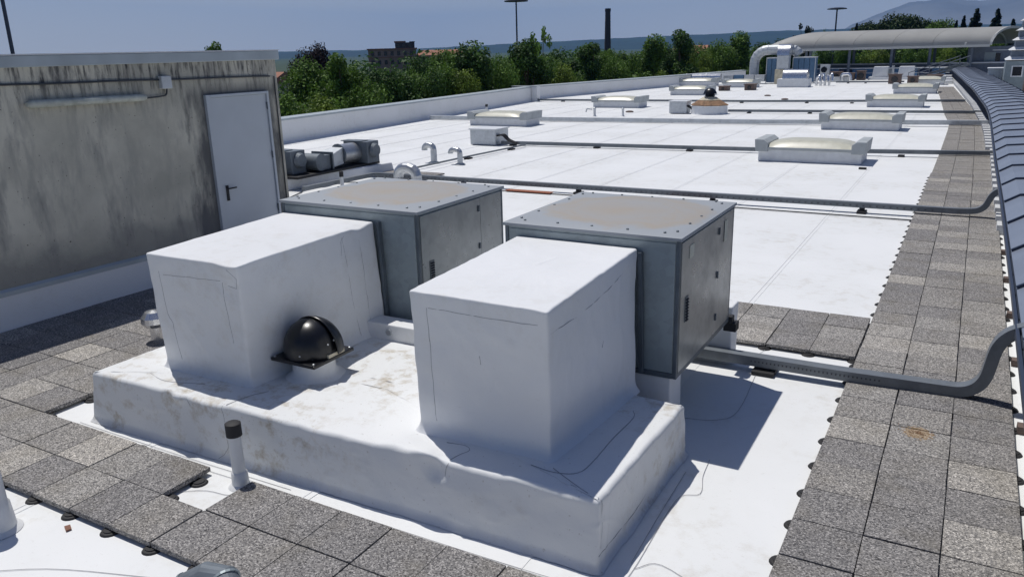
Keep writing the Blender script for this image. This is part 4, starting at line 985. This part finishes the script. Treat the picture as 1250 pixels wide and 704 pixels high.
for (x0, x1, y_, lab) in ((-15.95, -15.1, 71.0, 'narrow blue panelled unit left of the square silver duct'), (-13.75, -11.9, 71.4, 'wide blue panelled unit right of the square silver duct')):
    t = thing('blue_unit', ((x0 + x1) / 2, y_, M0), lab, 'ventilation unit', 'blue panelled units by the silver ducts')
    n_ = max(1, round((x1 - x0) / .45)); w_ = (x1 - x0) / n_
    for k_ in range(n_): MB().box(x0 + k_ * w_ + .015, x0 + (k_ + 1) * w_ - .015, y_, y_ + 1.4, M0 + .1, 2.1).build('panel', 'blue_panel', t, bevel=.012)
    MB().box(x0 - .05, x0 + .0, y_ - .03, y_ + .02, M0, 2.2).box(x1, x1 + .06, y_ - .03, y_ + .02, M0, 2.2).box(x0, x1, y_ - .03, y_ + 1.4, 2.105, 2.2).build('frame', 'zinc_pale', t)
t = thing('duct_cluster', (-11, 67.5, M0), 'cluster of small chrome pipes right of the white barrel unit', 'pipes')
for k_ in range(4):
    xx = -11.0 + .32 * k_
    MB().tube(fillet([(xx, 67.4 + .1 * k_, M0), (xx, 67.4 + .1 * k_, .55 + .18 * (k_ % 2)), (xx + .25, 67.3, .75 + .15 * (k_ % 2)), (xx + .32, 67.2, .3)], .12), .10, 8).build('pipe', 'shiny_duct', t)
t = thing('duct_cluster', (-9.5, 68.5, M0), 'low chrome bend right of the chrome pipe cluster', 'pipes')
MB().tube(fillet([(-9.9, 73.4, M0), (-9.9, 73.4, .6), (-9.2, 73.3, .65), (-9.1, 73.3, .1)], .2), .14, 8).build('pipe', 'shiny_duct', t)
MB().box(-11.2, -9.4, 73.9, 74.8, M0, .35).build('curb', 'galvanised', t)
# dark glazed vault across the far edge
t = thing('far_glazing', (-9, 80.5, M0), 'dark blue glazed strip with white caps along the far roof edge', 'glass roof')
for k_ in range(14): MB().hexa([(-18 + k_ * 1.15, 80.2, M0), (-16.9 + k_ * 1.15, 80.2, M0), (-16.9 + k_ * 1.15, 81.5, M0), (-18 + k_ * 1.15, 81.5, M0)], [(-18 + k_ * 1.15, 80.6, .85), (-16.9 + k_ * 1.15, 80.6, .85), (-16.9 + k_ * 1.15, 81.5, .85), (-18 + k_ * 1.15, 81.5, .85)]).build('glass_panel', 'blue_panel' if k_ % 3 else 'rib_dark', t)
MB().box(-18.1, -1.6, 80.5, 81.6, .853, .92).build('cap', 'white_steel', t); MB().box(-18.1, -1.6, 80.42, 80.46, .42, .47).build('rail', 'white_steel', t)
t = thing('far_coping', (-8, 84, .7), 'white wall top seen beyond the dark glazing, below the trees', 'wall')
MB().box(-16, 4, 84.0, 84.4, GZ, 1.12).build('wall', 'greyblue_wall', t); MB().box(-16, 4, 83.9, 84.5, 1.122, 1.24).build('coping', 'white_steel', t)
# barrel canopy
cn = thing('barrel_canopy', (-6, 82, 2.8), 'long pale barrel vaulted canopy on columns across the far roof', 'canopy')
def cpt(s_, a, ins=0):
    nx = -18.7 + 20.0 * s_; ny = 77.3 + 5.8 * s_
    dn = 1.0
    if s_ < .2: dn = max(.0, math.sin(math.pi / 2 * (s_ / .2) ** .6)) * .99 + .01
    wv = Vector((3.4, 7.0, 0)); th_ = math.pi * a
    return Vector((nx, ny, 2.82 - (1 - dn) * .5)) + wv * (1 - math.cos(th_)) / 2 + Vector((0, 0, (1.55 - ins) * math.sin(th_) * dn))
S = [i / 60 for i in range(61)]; A = [j / 18 for j in range(19)]
seg_edges = [0, 6, 16, 26, 36, 46, 60]
for e0, e1 in zip(seg_edges, seg_edges[1:]):
    MB().grid([[cpt(S[i] - (.001 if i == e1 and e1 < 60 else 0), a) for a in A] for i in range(e0, e1 + 1)]).build('roof_segment', 'canopy_skin', cn, smooth=True, fix=False)
MB().rect([cpt(s_, 0) + Vector((0, -.03, -.10)) for s_ in S[4:]], .14, .22).build('gutter', 'canopy_edge', cn)
MB().rect([cpt(1, a, .0) + Vector((.06, 0, -.06)) for a in A], .1, .22).build('end_arch', 'canopy_edge', cn)
MB().rect([cpt(.9, a, .15) + Vector((0, 0, -.1)) for a in A], .1, .15).build('inner_arch', 'canopy_edge', cn)
for s_ in (.24, .42, .60, .76, .93):
    p = cpt(s_, 0)
    for dx_ in ((-.18, .18) if s_ in (.24,) else (0,)):
        MB().tube([(p.x + dx_, p.y + .6, M0), (p.x + dx_, p.y + .6, 2.75)], .13, 8).build('column', 'greyblue_wall', cn)
    p = cpt(s_, 1); MB().tube([(p.x, p.y - .6, M0 - 3), (p.x, p.y - .6, 2.75)], .13, 8).build('column', 'greyblue_wall', cn)
# block under the canopy's right end
t = thing('plant_room', (1.5, 83.4, M0), 'blue grey box room under the right end of the canopy', 'building')
MB().box(-.4, 4.2, 84.6, 88, M0 - 1, 2.62).build('wall', 'greyblue_wall', t); MB().box(1.9, 2.3, 84.56, 84.6, 1.3, 2.0).build('window', 'dark_window', t); MB().box(1.6, 3.2, 84.55, 84.6, 2.25, 2.32).build('sill', 'white_steel', t)
MB().box(1.0, 1.9, 84.57, 84.6, 1.2, 2.1).build('door', 'teal_wall', t)
t = thing('access_gangway', (-1.4, 74, M0), 'sloping dark steel gangway with handrails left of the glass roof', 'gangway')
a0, a1 = Vector((-4.6, 75, .05)), Vector((-.9, 80.3, 1.15))
for o_ in (0, .8):
    off = Vector((o_, -.3, 0))
    MB().rect([a0 + off, a1 + off], .06, .16).build('stringer', 'frame_dark', t)
    MB().tube([a0 + off + Vector((0, 0, .6)), a1 + off + Vector((0, 0, .75))], .035, 6).build('handrail', 'dull_duct', t)
    for k_ in range(6):
        p = a0.lerp(a1, k_ / 5) + off; MB().tube([p, p + Vector((0, 0, .65))], .025, 6).build('rail_post', 'dull_duct', t)
for k_ in range(10):
    p = a0.lerp(a1, (k_ + .5) / 10); MB().box(p.x, p.x + .8, p.y - .45, p.y - .15, p.z, p.z + .03).build('tread', 'frame_dark', t)
for k_, (x_, y_, lab) in enumerate(((-1.35, 70.0, 'nearest white step block at the end of the pavers'), (-1.45, 72.6, 'middle white step block at the end of the pavers'), (-1.6, 75.3, 'farthest white step block at the end of the pavers'))):
    t = thing('step_block', (x_, y_, M0), lab, 'block'); MB().box(x_ - .45, x_ + .35, y_, y_ + 1.2, M0, .18 + .1 * k_).build('block', 'white_steel', t, bevel=.02)
# tiered tower with sloping hoods
t = thing('tiered_louvre_tower', (3.4, 57.5, M0), 'teal grey tower with stacked white sloping hoods at the right edge', 'tower')
MB().box(2.2, 6.5, 56.6, 60.5, M0 - .5, 1.95).build('base', 'teal_wall', t); MB().box(2.62, 3.12, 56.57, 56.6, 1.04, 1.60).build('window', 'dark_window', t); MB().box(2.54, 3.20, 56.575, 56.598, .97, 1.66).build('window_frame', 'white_steel', t)
for k_ in range(5):
    z_ = 1.96 + k_ * .60; i_ = .14 * k_
    MB().box(2.45 + i_, 6.3 - i_, 56.9 + i_, 60.2 - i_, z_, z_ + .60).build('louvre_stage', 'greyblue_wall', t)
    MB().hexa([(2.15 + i_, 56.5 + i_, z_ + .05), (6.5 - i_, 56.5 + i_, z_ + .05), (6.5 - i_, 60.5 - i_, z_ + .05), (2.15 + i_, 60.5 - i_, z_ + .05)], [(2.48 + i_, 56.95 + i_, z_ + .27), (6.2 - i_, 56.95 + i_, z_ + .27), (6.2 - i_, 60.2 - i_, z_ + .27), (2.48 + i_, 60.2 - i_, z_ + .27)]).build('hood', 'white_steel', t)
t = thing('corrugated_shed', (1.9, 62, M0), 'low pale corrugated box left of the tiered tower', 'shed')
for k_ in range(9): MB().box(1.35 + k_ * .17, 1.48 + k_ * .17, 60.95, 61.0, M0, 1.30).build('corrugation', 'zinc_pale', t)
MB().box(1.3, 2.9, 61.002, 62.4, M0, 1.33).build('body', 'zinc_pale', t); MB().box(1.25, 2.95, 60.9, 62.5, 1.335, 1.40).build('lid', 'white_steel', t)
t = thing('brown_fan', (3.4, 47, M0), 'tall brown box cut by the right picture edge', 'fan unit', 'small brown fan boxes on the far roof')
MB().box(2.95, 4.2, 46.5, 47.8, .2, 1.35).build('box', 'brown_metal', t, bevel=.03); MB().box(2.7, 4.6, 46.2, 48.2, M0, .199).build('base', 'white_steel', t)

# ------------------------------------------------------------------ masts, chimney, brick building
def mast(x_, y_, ztop, r_, disc, label):
    t = thing('lamp_mast', (x_, y_, GZ), label, 'lamp mast', 'tall lamp masts with disc heads')
    MB().tube([(x_, y_, GZ), (x_, y_, ztop)], [r_ * 1.25, r_ * .8], 10).build('pole', 'mast_steel', t)
    MB().lathe((x_, y_, ztop), [(.3, -.05), (disc, 0), (disc * 1.02, .10), (disc * .6, .22), (.1, .26)], 24).build('lamp_disc', 'mast_steel', t)
mast(-43.05, 73.48, 8.35, .10, 1.25, 'tall lamp mast with a disc head above the middle trees')
mast(-16.68, 113.6, 7.5, .12, 1.22, 'tall lamp mast with a disc head behind the canopy')
mast(-34.0, 14.57, 8.2, .085, 1.1, 'lamp mast leaning into view behind the stained building at top left')
t = thing('chimney', (-116.3, 271, GZ), 'tall dark brick chimney on the skyline above the trees', 'chimney')
MB().lathe((-116.3, 271, GZ), [(1.35, 0), (.95, 23), (.92, 25.0)], 16).build('shaft', 'dark_brick', t); MB().lathe((-116.3, 271, 15.6), [(1.02, 0), (1.05, .3), (1.02, 1.0)], 16).build('crown', 'dark_brick', t)
bt_ = thing('brick_building', (-182, 232, GZ), 'old brick building with a tower on the skyline', 'building')
ang = math.atan2(10.45, 13.5)
def rb(u0, u1, d0, d1, z0, z1, name, mat, parent):
    e1 = Vector((math.cos(ang), math.sin(ang), 0)); e2 = Vector((-math.sin(ang), math.cos(ang), 0)); o_ = Vector((-189.5, 226.8, 0))
    q_ = [o_ + e1 * u0 + e2 * d0, o_ + e1 * u1 + e2 * d0, o_ + e1 * u1 + e2 * d1, o_ + e1 * u0 + e2 * d1]
    return MB().hexa([(p.x, p.y, z0) for p in q_], [(p.x, p.y, z1) for p in q_]).build(name, mat, parent)
wl = rb(0, 17, 0, 12, GZ, 4.6, 'wall', 'stone_wall', bt_); rb(-.4, 17.4, -.4, 12.4, 4.61, 5.1, 'cornice', 'brick_red', bt_)
tw = rb(9.7, 16.6, 1, 8, 5.11, 7.0, 'tower', 'dark_brick', bt_); rb(9.4, 13.5, .8, 8.2, 7.01, 7.5, 'tower_roof', 'brick_red', tw); rb(14.8, 16.8, .9, 3, 7.01, 7.3, 'tower_corner', 'dark_brick', tw)
rb(-.3, 17.2, -.3, 0, 1.9, 2.2, 'ledge', 'brick_red', bt_)
for k_ in range(7):
    for z_ in (2.6, -.4): rb(1 + k_ * 2.3, 2.1 + k_ * 2.3, -.06, .1, z_, z_ + 1.5, 'window', 'dark_window', bt_)
    if k_ < 3: rb(10.2 + k_ * 2.1, 11.2 + k_ * 2.1, .94, 1.1, 5.4, 6.4, 'window', 'dark_window', tw)
w2 = thing('tiled_building', (-170, 243, GZ), 'long building with an orange tiled roof beside the brick tower', 'building')
rb(17.5, 34, 2, 14, GZ, 2.4, 'wall', 'stone_wall', w2)
e1 = Vector((math.cos(ang), math.sin(ang), 0)); e2 = Vector((-math.sin(ang), math.cos(ang), 0)); o_ = Vector((-189.5, 226.8, 0))
q_ = [o_ + e1 * a + e2 * b for a, b in ((17.2, 1.5), (34.3, 1.5), (34.3, 14.5), (17.2, 14.5))]; r2 = [o_ + e1 * a + e2 * b for a, b in ((18.5, 7), (33.5, 7), (33.5, 9), (18.5, 9))]
MB().hexa([(p.x, p.y, 2.41) for p in q_], [(p.x, p.y, 4.2) for p in r2]).build('roof', 'roof_tiles', w2)
for k_ in range(5): rb(19 + k_ * 3, 20.1 + k_ * 3, 1.94, 2.1, .4, 1.7, 'window', 'dark_window', w2)
for (x_, y_, zt_, lab) in ((-108, 100, -1.0, 'red roofed house left of the purple tree'), (-60, 190, 1.6, 'pale orange roof peeping over the right trees')):
    t = thing('house', (x_, y_, GZ), lab, 'house'); MB().box(x_ - 4, x_ + 4, y_ - 4, y_ + 4, GZ, zt_).build('wall', 'cream', t)
    MB().hexa([(x_ - 4.5, y_ - 4.5, zt_ + .01), (x_ + 4.5, y_ - 4.5, zt_ + .01), (x_ + 4.5, y_ + 4.5, zt_ + .01), (x_ - 4.5, y_ + 4.5, zt_ + .01)], [(x_ - 4, y_ - .2, zt_ + 1.8), (x_ + 4, y_ - .2, zt_ + 1.8), (x_ + 4, y_ + .2, zt_ + 1.8), (x_ - 4, y_ + .2, zt_ + 1.8)]).build('roof', 'roof_tiles', t)

# ------------------------------------------------------------------ trees
def leafmesh(name, clumps, nleaf, size, seed, flat=.0):
    rnd = random.Random(seed); V = []; F = []
    tot = sum(c[3] ** 2 for c in clumps)
    for (cx_, cy_, cz_, r_) in clumps:
        n_ = int(nleaf * r_ ** 2 / tot)
        for _ in range(n_):
            d = Vector((rnd.gauss(0, 1), rnd.gauss(0, 1), rnd.gauss(0, 1))).normalized()
            rr = r_ * (rnd.random() ** .35) * (1 + .22 * noise.noise(d * 2.5 + Vector((cx_, cy_, seed))))
            p = Vector((cx_, cy_, cz_)) + d * rr * Vector((1, 1, .85)).length / 1.65
            s_ = size * rnd.uniform(.6, 1.4)
            nrm = (d * .6 + Vector((rnd.uniform(-1, 1), rnd.uniform(-1, 1), rnd.uniform(-.3, 1.2)))).normalized()
            a = nrm.orthogonal().normalized(); a = (Matrix.Rotation(rnd.uniform(0, 6.28), 3, nrm) @ a); b = nrm.cross(a)
            k_ = len(V)
            V += [p - a * s_ * .5, p - b * s_ * .32 + nrm * s_ * .08, p + a * s_ * .55, p + b * s_ * .32 + nrm * s_ * .08]
            F.append((k_, k_ + 1, k_ + 2, k_ + 3))
    me = bpy.data.meshes.new(name); me.from_pydata([tuple(v) for v in V], [], F); me.update(); return me
def trunkmesh(h, r_, limbs, seed):
    rnd = random.Random(seed); mb = MB(); mb.tube([(0, 0, 0), (.1, 0, h * .4), (0, .1, h * .75), (.05, 0, h)], [r_ * 1.3, r_, r_ * .7, r_ * .25], 8)
    for (cx_, cy_, cz_, rr) in limbs: mb.tube([(0, 0, h * .45), (cx_ * .45, cy_ * .45, h * .45 + (cz_ - h * .45) * .6), (cx_, cy_, cz_)], [r_ * .5, r_ * .3, r_ * .08], 6)
    return mb
PROT = {}
def proto(kind, seed, H=12.0):
    rnd = random.Random(seed); cl = []
    if kind == 'broad':
        for i in range(26):
            a = rnd.uniform(0, 6.28); z_ = rnd.uniform(.32, .95); env = math.sin(math.pi * min(1, (z_ - .18) / .86)) ** .6
            rr = env * rnd.uniform(.3, 1) * H * .30
            cl.append((math.cos(a) * rr, math.sin(a) * rr, z_ * H, H * rnd.uniform(.07, .13)))
        cl.append((0, 0, H * .6, H * .2))
    elif kind == 'tall':
        for i in range(22):
            a = rnd.uniform(0, 6.28); z_ = .25 + .75 * i / 22; env = (1 - ((z_ - .5) / .55) ** 2)
            rr = max(.05, env) * rnd.uniform(.2, 1) * H * .17; cl.append((math.cos(a) * rr, math.sin(a) * rr, z_ * H, H * rnd.uniform(.045, .085)))
        cl.append((0, 0, H * .5, H * .13))
    elif kind == 'dome':
        for i in range(44):
            a = rnd.uniform(0, 6.28); rr = math.sqrt(rnd.random()) * H * .36; z_ = H * (.90 - .22 * (rr / (H * .36)) ** 2) - H * rnd.uniform(.0, .16)
            cl.append((math.cos(a) * rr, math.sin(a) * rr, z_, H * rnd.uniform(.08, .11)))
    elif kind == 'conifer':
        for i in range(150):
            z_ = .2 + .8 * (i / 150) ** .8; rr = (1 - z_) * H * .27 * rnd.uniform(.55, 1.1); a = rnd.uniform(0, 6.28)
            cl.append((math.cos(a) * rr, math.sin(a) * rr, z_ * H - rr * .15, H * (.010 + .05 * (1 - z_))))
    elif kind == 'sparse':
        for i in range(15):
            a = rnd.uniform(0, 6.28); rr = rnd.uniform(.2, 1) * H * .2; cl.append((math.cos(a) * rr, math.sin(a) * rr, H * rnd.uniform(.75, 1.0), H * rnd.uniform(.025, .05)))
    nl = {'broad': 19000, 'tall': 14000, 'dome': 13000, 'conifer': 14000, 'sparse': 900}[kind]
    sz = {'broad': .22, 'tall': .21, 'dome': .34, 'conifer': .34, 'sparse': .3}[kind]
    me = leafmesh('crown', cl, nl, sz, seed)
    tb = trunkmesh(H * .85, H * .022, [c for c in cl[::3]], seed)
    tm = bpy.data.meshes.new('trunk'); tm.from_pydata(tb.v, [], tb.f); tm.materials.append(MATS['bark']); tm.update()
    return me, tm
cache = {}
def tree(kind, seed, x_, y_, top, width, mat, label, name=None, grp='trees beyond the white parapet', zb=None):
    key = (kind, seed, mat)
    if key not in cache:
        me, tm = proto(kind, seed); me = me.copy(); me.materials.append(MATS[mat]); cache[key] = (me, tm)
    me, tm = cache[key]; zb = GZ if zb is None else zb
    mx = max(v.co.z for v in me.vertices); mw = max(abs(v.co.x) for v in me.vertices) * 2
    s = (top - zb) / mx; sw = width / mw
    t = thing(name or {'conifer': 'conifer_tree', 'dome': 'stone_pine', 'sparse': 'bare_tree'}.get(kind, 'broadleaf_tree'), (x_, y_, zb), label, 'tree', grp)
    t.rotation_euler.z = (seed * 1.7 + x_ * .37) % 6.28; t.scale = (sw, sw, s)
    for nm, md in (('crown', me), ('trunk', tm)):
        o = bpy.data.objects.new(nm, md); sc.collection.objects.link(o); o.parent = t
# (kind, seed, x, y, top z, width, leaf material, label)
T = [
('broad', 1, -30.5, 24.6, 1.9, 6.5, 'leaf_mid', 'lowest green tree right beside the stained building edge'),
('broad', 2, -31.6, 28.6, 1.5, 5.0, 'leaf_bright', 'bright green tree in front of the purple tree'),
('broad', 3, -60.9, 60.4, 4.9, 5.6, 'leaf_purple', 'dark purple leaved tree rising behind the first green trees'),
('tall', 4, -32.25, 32.9, 3.6, 3.8, 'leaf_mid', 'pointed green tree right of the purple tree'),
('broad', 2, -29.9, 31.5, 2.2, 4.6, 'leaf_mid', 'rounded green tree in front of the pointed one'),
('broad', 5, -31.0, 35.8, 2.7, 5.2, 'leaf_dark', 'dark green tree below the left side of the brick building'),
('broad', 1, -30.0, 37.6, 2.5, 4.6, 'leaf_dark', 'dark shaded tree below the brick tower'),
('broad', 3, -31.0, 41.0, 2.9, 5.4, 'leaf_mid', 'green tree below the orange tiled roof'),
('broad', 5, -29.6, 41.6, 2.4, 4.4, 'leaf_bright', 'sunlit yellow green tree close behind the long parapet'),
('tall', 6, -30.2, 43.9, 4.2, 5.0, 'leaf_dark', 'tall dark tree at the right end of the orange roof'),
('broad', 2, -29.9, 46.6, 3.3, 4.6, 'leaf_mid', 'green tree left of the middle lamp mast'),
('broad', 4, -31.3, 50.0, 3.1, 4.6, 'leaf_mid', 'tree standing at the foot of the middle lamp mast'),
('tall', 1, -29.8, 51.0, 4.3, 4.8, 'leaf_dark', 'tall tree with a ragged top right of the middle mast'),
('sparse', 7, -29.3, 52.6, 5.2, 2.6, 'leaf_mid', 'thin see-through treetop above the ragged tree'),
('broad', 3, -29.6, 55.6, 2.4, 4.4, 'leaf_bright', 'bright low tree beyond the parapet step'),
('broad', 5, -32.0, 60.0, 2.9, 5.0, 'leaf_mid', 'green tree left of the dark cypress like tree'),
('tall', 4, -30.6, 65.5, 4.0, 4.8, 'leaf_dark', 'very dark tree directly below the chimney'),
('broad', 2, -29.6, 67.5, 2.8, 4.8, 'leaf_mid', 'green tree just right of the chimney'),
('broad', 1, -30.0, 71.5, 3.1, 5.0, 'leaf_mid', 'wide green tree in the middle of the far row'),
('tall', 6, -28.4, 75.5, 4.7, 4.6, 'leaf_mid', 'first of two tall thin topped trees in the far row'),
('tall', 1, -26.6, 78.8, 5.1, 4.4, 'leaf_dark', 'second of two tall thin topped trees in the far row'),
('broad', 4, -25.6, 81.8, 3.2, 4.6, 'leaf_bright', 'sunlit tree behind the far parapet end'),
('broad', 3, -25.0, 85.5, 4.1, 5.2, 'leaf_mid', 'green tree left of the silver arched duct'),
('tall', 6, -22.9, 88.5, 4.9, 4.6, 'leaf_mid', 'tall green tree just left of the silver arched duct'),
('broad', 5, -21.3, 94.4, 3.7, 5.0, 'leaf_dark', 'dark tree behind the top of the silver arched duct'),
('broad', 2, -27.0, 60.5, .9, 4.0, 'leaf_bright', 'low bright bush like tree below the chimney'),
('broad', 4, -24.6, 70.5, 1.3, 4.2, 'leaf_bright', 'low sunlit tree close behind the far parapet'),
('broad', 1, -22.6, 77.0, 1.5, 4.0, 'leaf_bright', 'low yellow green tree left of the silver arch base'),
('broad', 5, -29.2, 22.0, .9, 4.4, 'leaf_bright', 'low light green tree at the wall corner'),
('tall', 4, -44.7, 34.0, 4.55, 3.4, 'leaf_mid', 'treetop showing above the stained building roof'),
('broad', 3, -35.4, 33.5, .9, 6.0, 'leaf_dark', 'dark tree filling the gap behind the pointed tree'),
('broad', 1, -36.0, 43.0, 2.3, 7.0, 'leaf_dark', 'dark tree behind the yellow green one'),
('broad', 2, -36.0, 56.0, 2.6, 7.5, 'leaf_dark', 'shaded tree in the second row behind the middle mast'),
('broad', 5, -35.0, 69.0, 2.9, 8.0, 'leaf_dark', 'shaded tree in the second row behind the chimney foot'),
('broad', 3, -32.0, 82.0, 3.0, 8.0, 'leaf_dark', 'shaded tree in the second row near the far end'),
('broad', 4, -27.5, 97.0, 3.4, 7.0, 'leaf_mid', 'farthest tree of the row behind the silver arch'),
]
for a in T:
    a = list(a); a[5] *= 1.0 if a[0] == 'sparse' or 'purple' in a[6] or a[2] < -40 else 1.22
    tree(*a)
for i, (x_, y_) in enumerate([(-41.5, 53), (-42, 57), (-38, 36.5), (-37.5, 40), (-36, 47), (-37, 51.5), (-36, 62), (-35.5, 66), (-34.5, 73.5), (-33, 77), (-31, 86.5), (-29.5, 91), (-27, 103), (-22, 108)]):
    tree('broad', (1, 5, 3, 2)[i % 4], x_, y_, 2.6 + .09 * i + .35 * (i % 3), 6.6, ('leaf_mid', 'leaf_dark', 'leaf_mid')[i % 3], '%s tree from the left in the back row behind the parapet trees' % ['first', 'second', 'third', 'fourth', 'fifth', 'sixth', 'seventh', 'eighth', 'ninth', 'tenth', 'eleventh', 'twelfth', 'thirteenth', 'fourteenth'][i], grp='second row of trees beyond the parapet')
for i, (x_, y_) in enumerate([(-38, 20), (-42, 12), (-45, 4), (-41, 26), (-50, 18), (-55, 8)]):
    tree('broad', (1, 2, 5)[i % 3], x_, y_, 1.2 + .2 * i, 6.5, 'leaf_mid', ['nearest', 'second nearest', 'third nearest', 'fourth nearest', 'fifth nearest', 'farthest'][i] + ' tree standing behind the stained roof building', grp='trees behind the stained building')
xs = [(-23.2, 2), (-20.4, 4), (-17.6, 1), (-14.8, 5), (-12.0, 3), (-9.2, 2), (-6.4, 4), (-3.8, 1), (-1.0, 5), (2.0, 3)]
nms = ['first', 'second', 'third', 'fourth', 'fifth', 'sixth', 'seventh', 'eighth', 'ninth', 'tenth']
for i, (x_, s_) in enumerate(xs):
    tree('broad', s_, x_, 112 + (i % 3) * 2.5, 2.7 + .5 * (i % 2), 5.6, ('leaf_mid', 'leaf_bright', 'leaf_dark')[i % 3 if i != 4 else 1], nms[i] + ' tree from the left seen under the canopy', grp='trees seen under the canopy')
for (x_, y_, tp, wd, lab) in ((-15.8, 194, 8.6, 8.6, 'big dark domed pine above the canopy'), (-21.0, 193.7, 7.1, 7.0, 'smaller domed pine left of the big one'), (-10.9, 194.5, 7.0, 5.2, 'domed pine right of the big one'), (-7.6, 194.7, 7.1, 7.0, 'rightmost domed pine, lighter green')):
    tree('dome', 8, x_, y_, tp + .7, wd * 1.6, 'leaf_pine' if 'light' not in lab else 'leaf_mid', lab, grp='domed pines behind the canopy')
for (x_, y_, tp, wd, lab) in ((-4.2, 175, 6.8, 1.9, 'leftmost short dark conifer of the group above the canopy'), (-3.0, 175, 7.6, 2.2, 'second dark conifer, slender, above the canopy'), (-1.0, 175, 8.8, 3.6, 'tallest ragged conifer above the canopy'), (2.3, 165, 8.3, 3.2, 'lone conifer right of the ragged one'), (4.8, 165, 6.5, 2.4, 'small conifer near the tiered tower'), (-21.6, 173.5, 6.9, 1.9, 'single dark conifer left of the domed pines')):
    tree('conifer', 9, x_, y_, tp, wd * 2.9, 'leaf_conifer', lab, grp='dark conifers behind the canopy')
tree('sparse', 7, -18.6, 104, 5.8, 3.4, 'leaf_conifer', 'wispy thin treetop above the left end of the canopy', grp='treetops over the canopy')
tree('broad', 2, -20.0, 124, 5.3, 3.0, 'leaf_mid', 'small rounded treetop left of the right lamp mast', grp='treetops over the canopy')
# far wood that closes the view between the trees
rnd = random.Random(5); V = MB()
cl = []
for i in range(230):
    t_ = rnd.random(); x_ = -140 + 190 * t_; y_ = 175 + rnd.uniform(-60, 90) * (1 if t_ < .6 else .3)
    if x_ > -30 and y_ < 200: y_ = 205 + rnd.uniform(0, 30)
    cl.append((x_, y_, rnd.uniform(-6, -1.5), rnd.uniform(3.5, 6)))
me = leafmesh('distant_wood', cl, 50000, 1.2, 31); me.materials.append(MATS['leaf_dark'])
o = bpy.data.objects.new('distant_wood', me); sc.collection.objects.link(o); tag(o, 'dark wood filling the land beyond the nearer trees', 'woodland', kind='stuff')
# undergrowth hedge at the foot of the parapet trees
cl = []
for i in range(150):
    y_ = rnd.uniform(18, 100); cl.append((leftx(y_) - rnd.uniform(6, 13), y_, rnd.uniform(-5, -.9), rnd.uniform(1.6, 2.6)))
for i in range(60): cl.append((rnd.uniform(-30, 8), rnd.uniform(116, 124), rnd.uniform(-6, .6), rnd.uniform(2, 3)))
me = leafmesh('undergrowth', cl, 60000, .42, 33); me.materials.append(MATS['leaf_mid'])
o = bpy.data.objects.new('undergrowth', me); sc.collection.objects.link(o); tag(o, 'mixed green undergrowth filling in below the tree crowns', 'shrubs', kind='stuff')

# ------------------------------------------------------------------ haze
HZ = MB().box(-6600, 4200, -1500, 9300, GZ - 1.5, 470).build('haze', 'seam'); tag(HZ, kind='stuff')
hm = bpy.data.materials.new('air'); hm.use_nodes = True; hn = hm.node_tree; hn.nodes.clear()
ho = hn.nodes.new('ShaderNodeOutputMaterial'); pv = hn.nodes.new('ShaderNodeVolumePrincipled')
pv.inputs['Density'].default_value = 8e-5; pv.inputs['Color'].default_value = (.15, .45, 1, 1); pv.inputs['Anisotropy'].default_value = .0
hn.links.new(pv.outputs[0], ho.inputs['Volume']); HZ.data.materials.clear(); HZ.data.materials.append(hm)
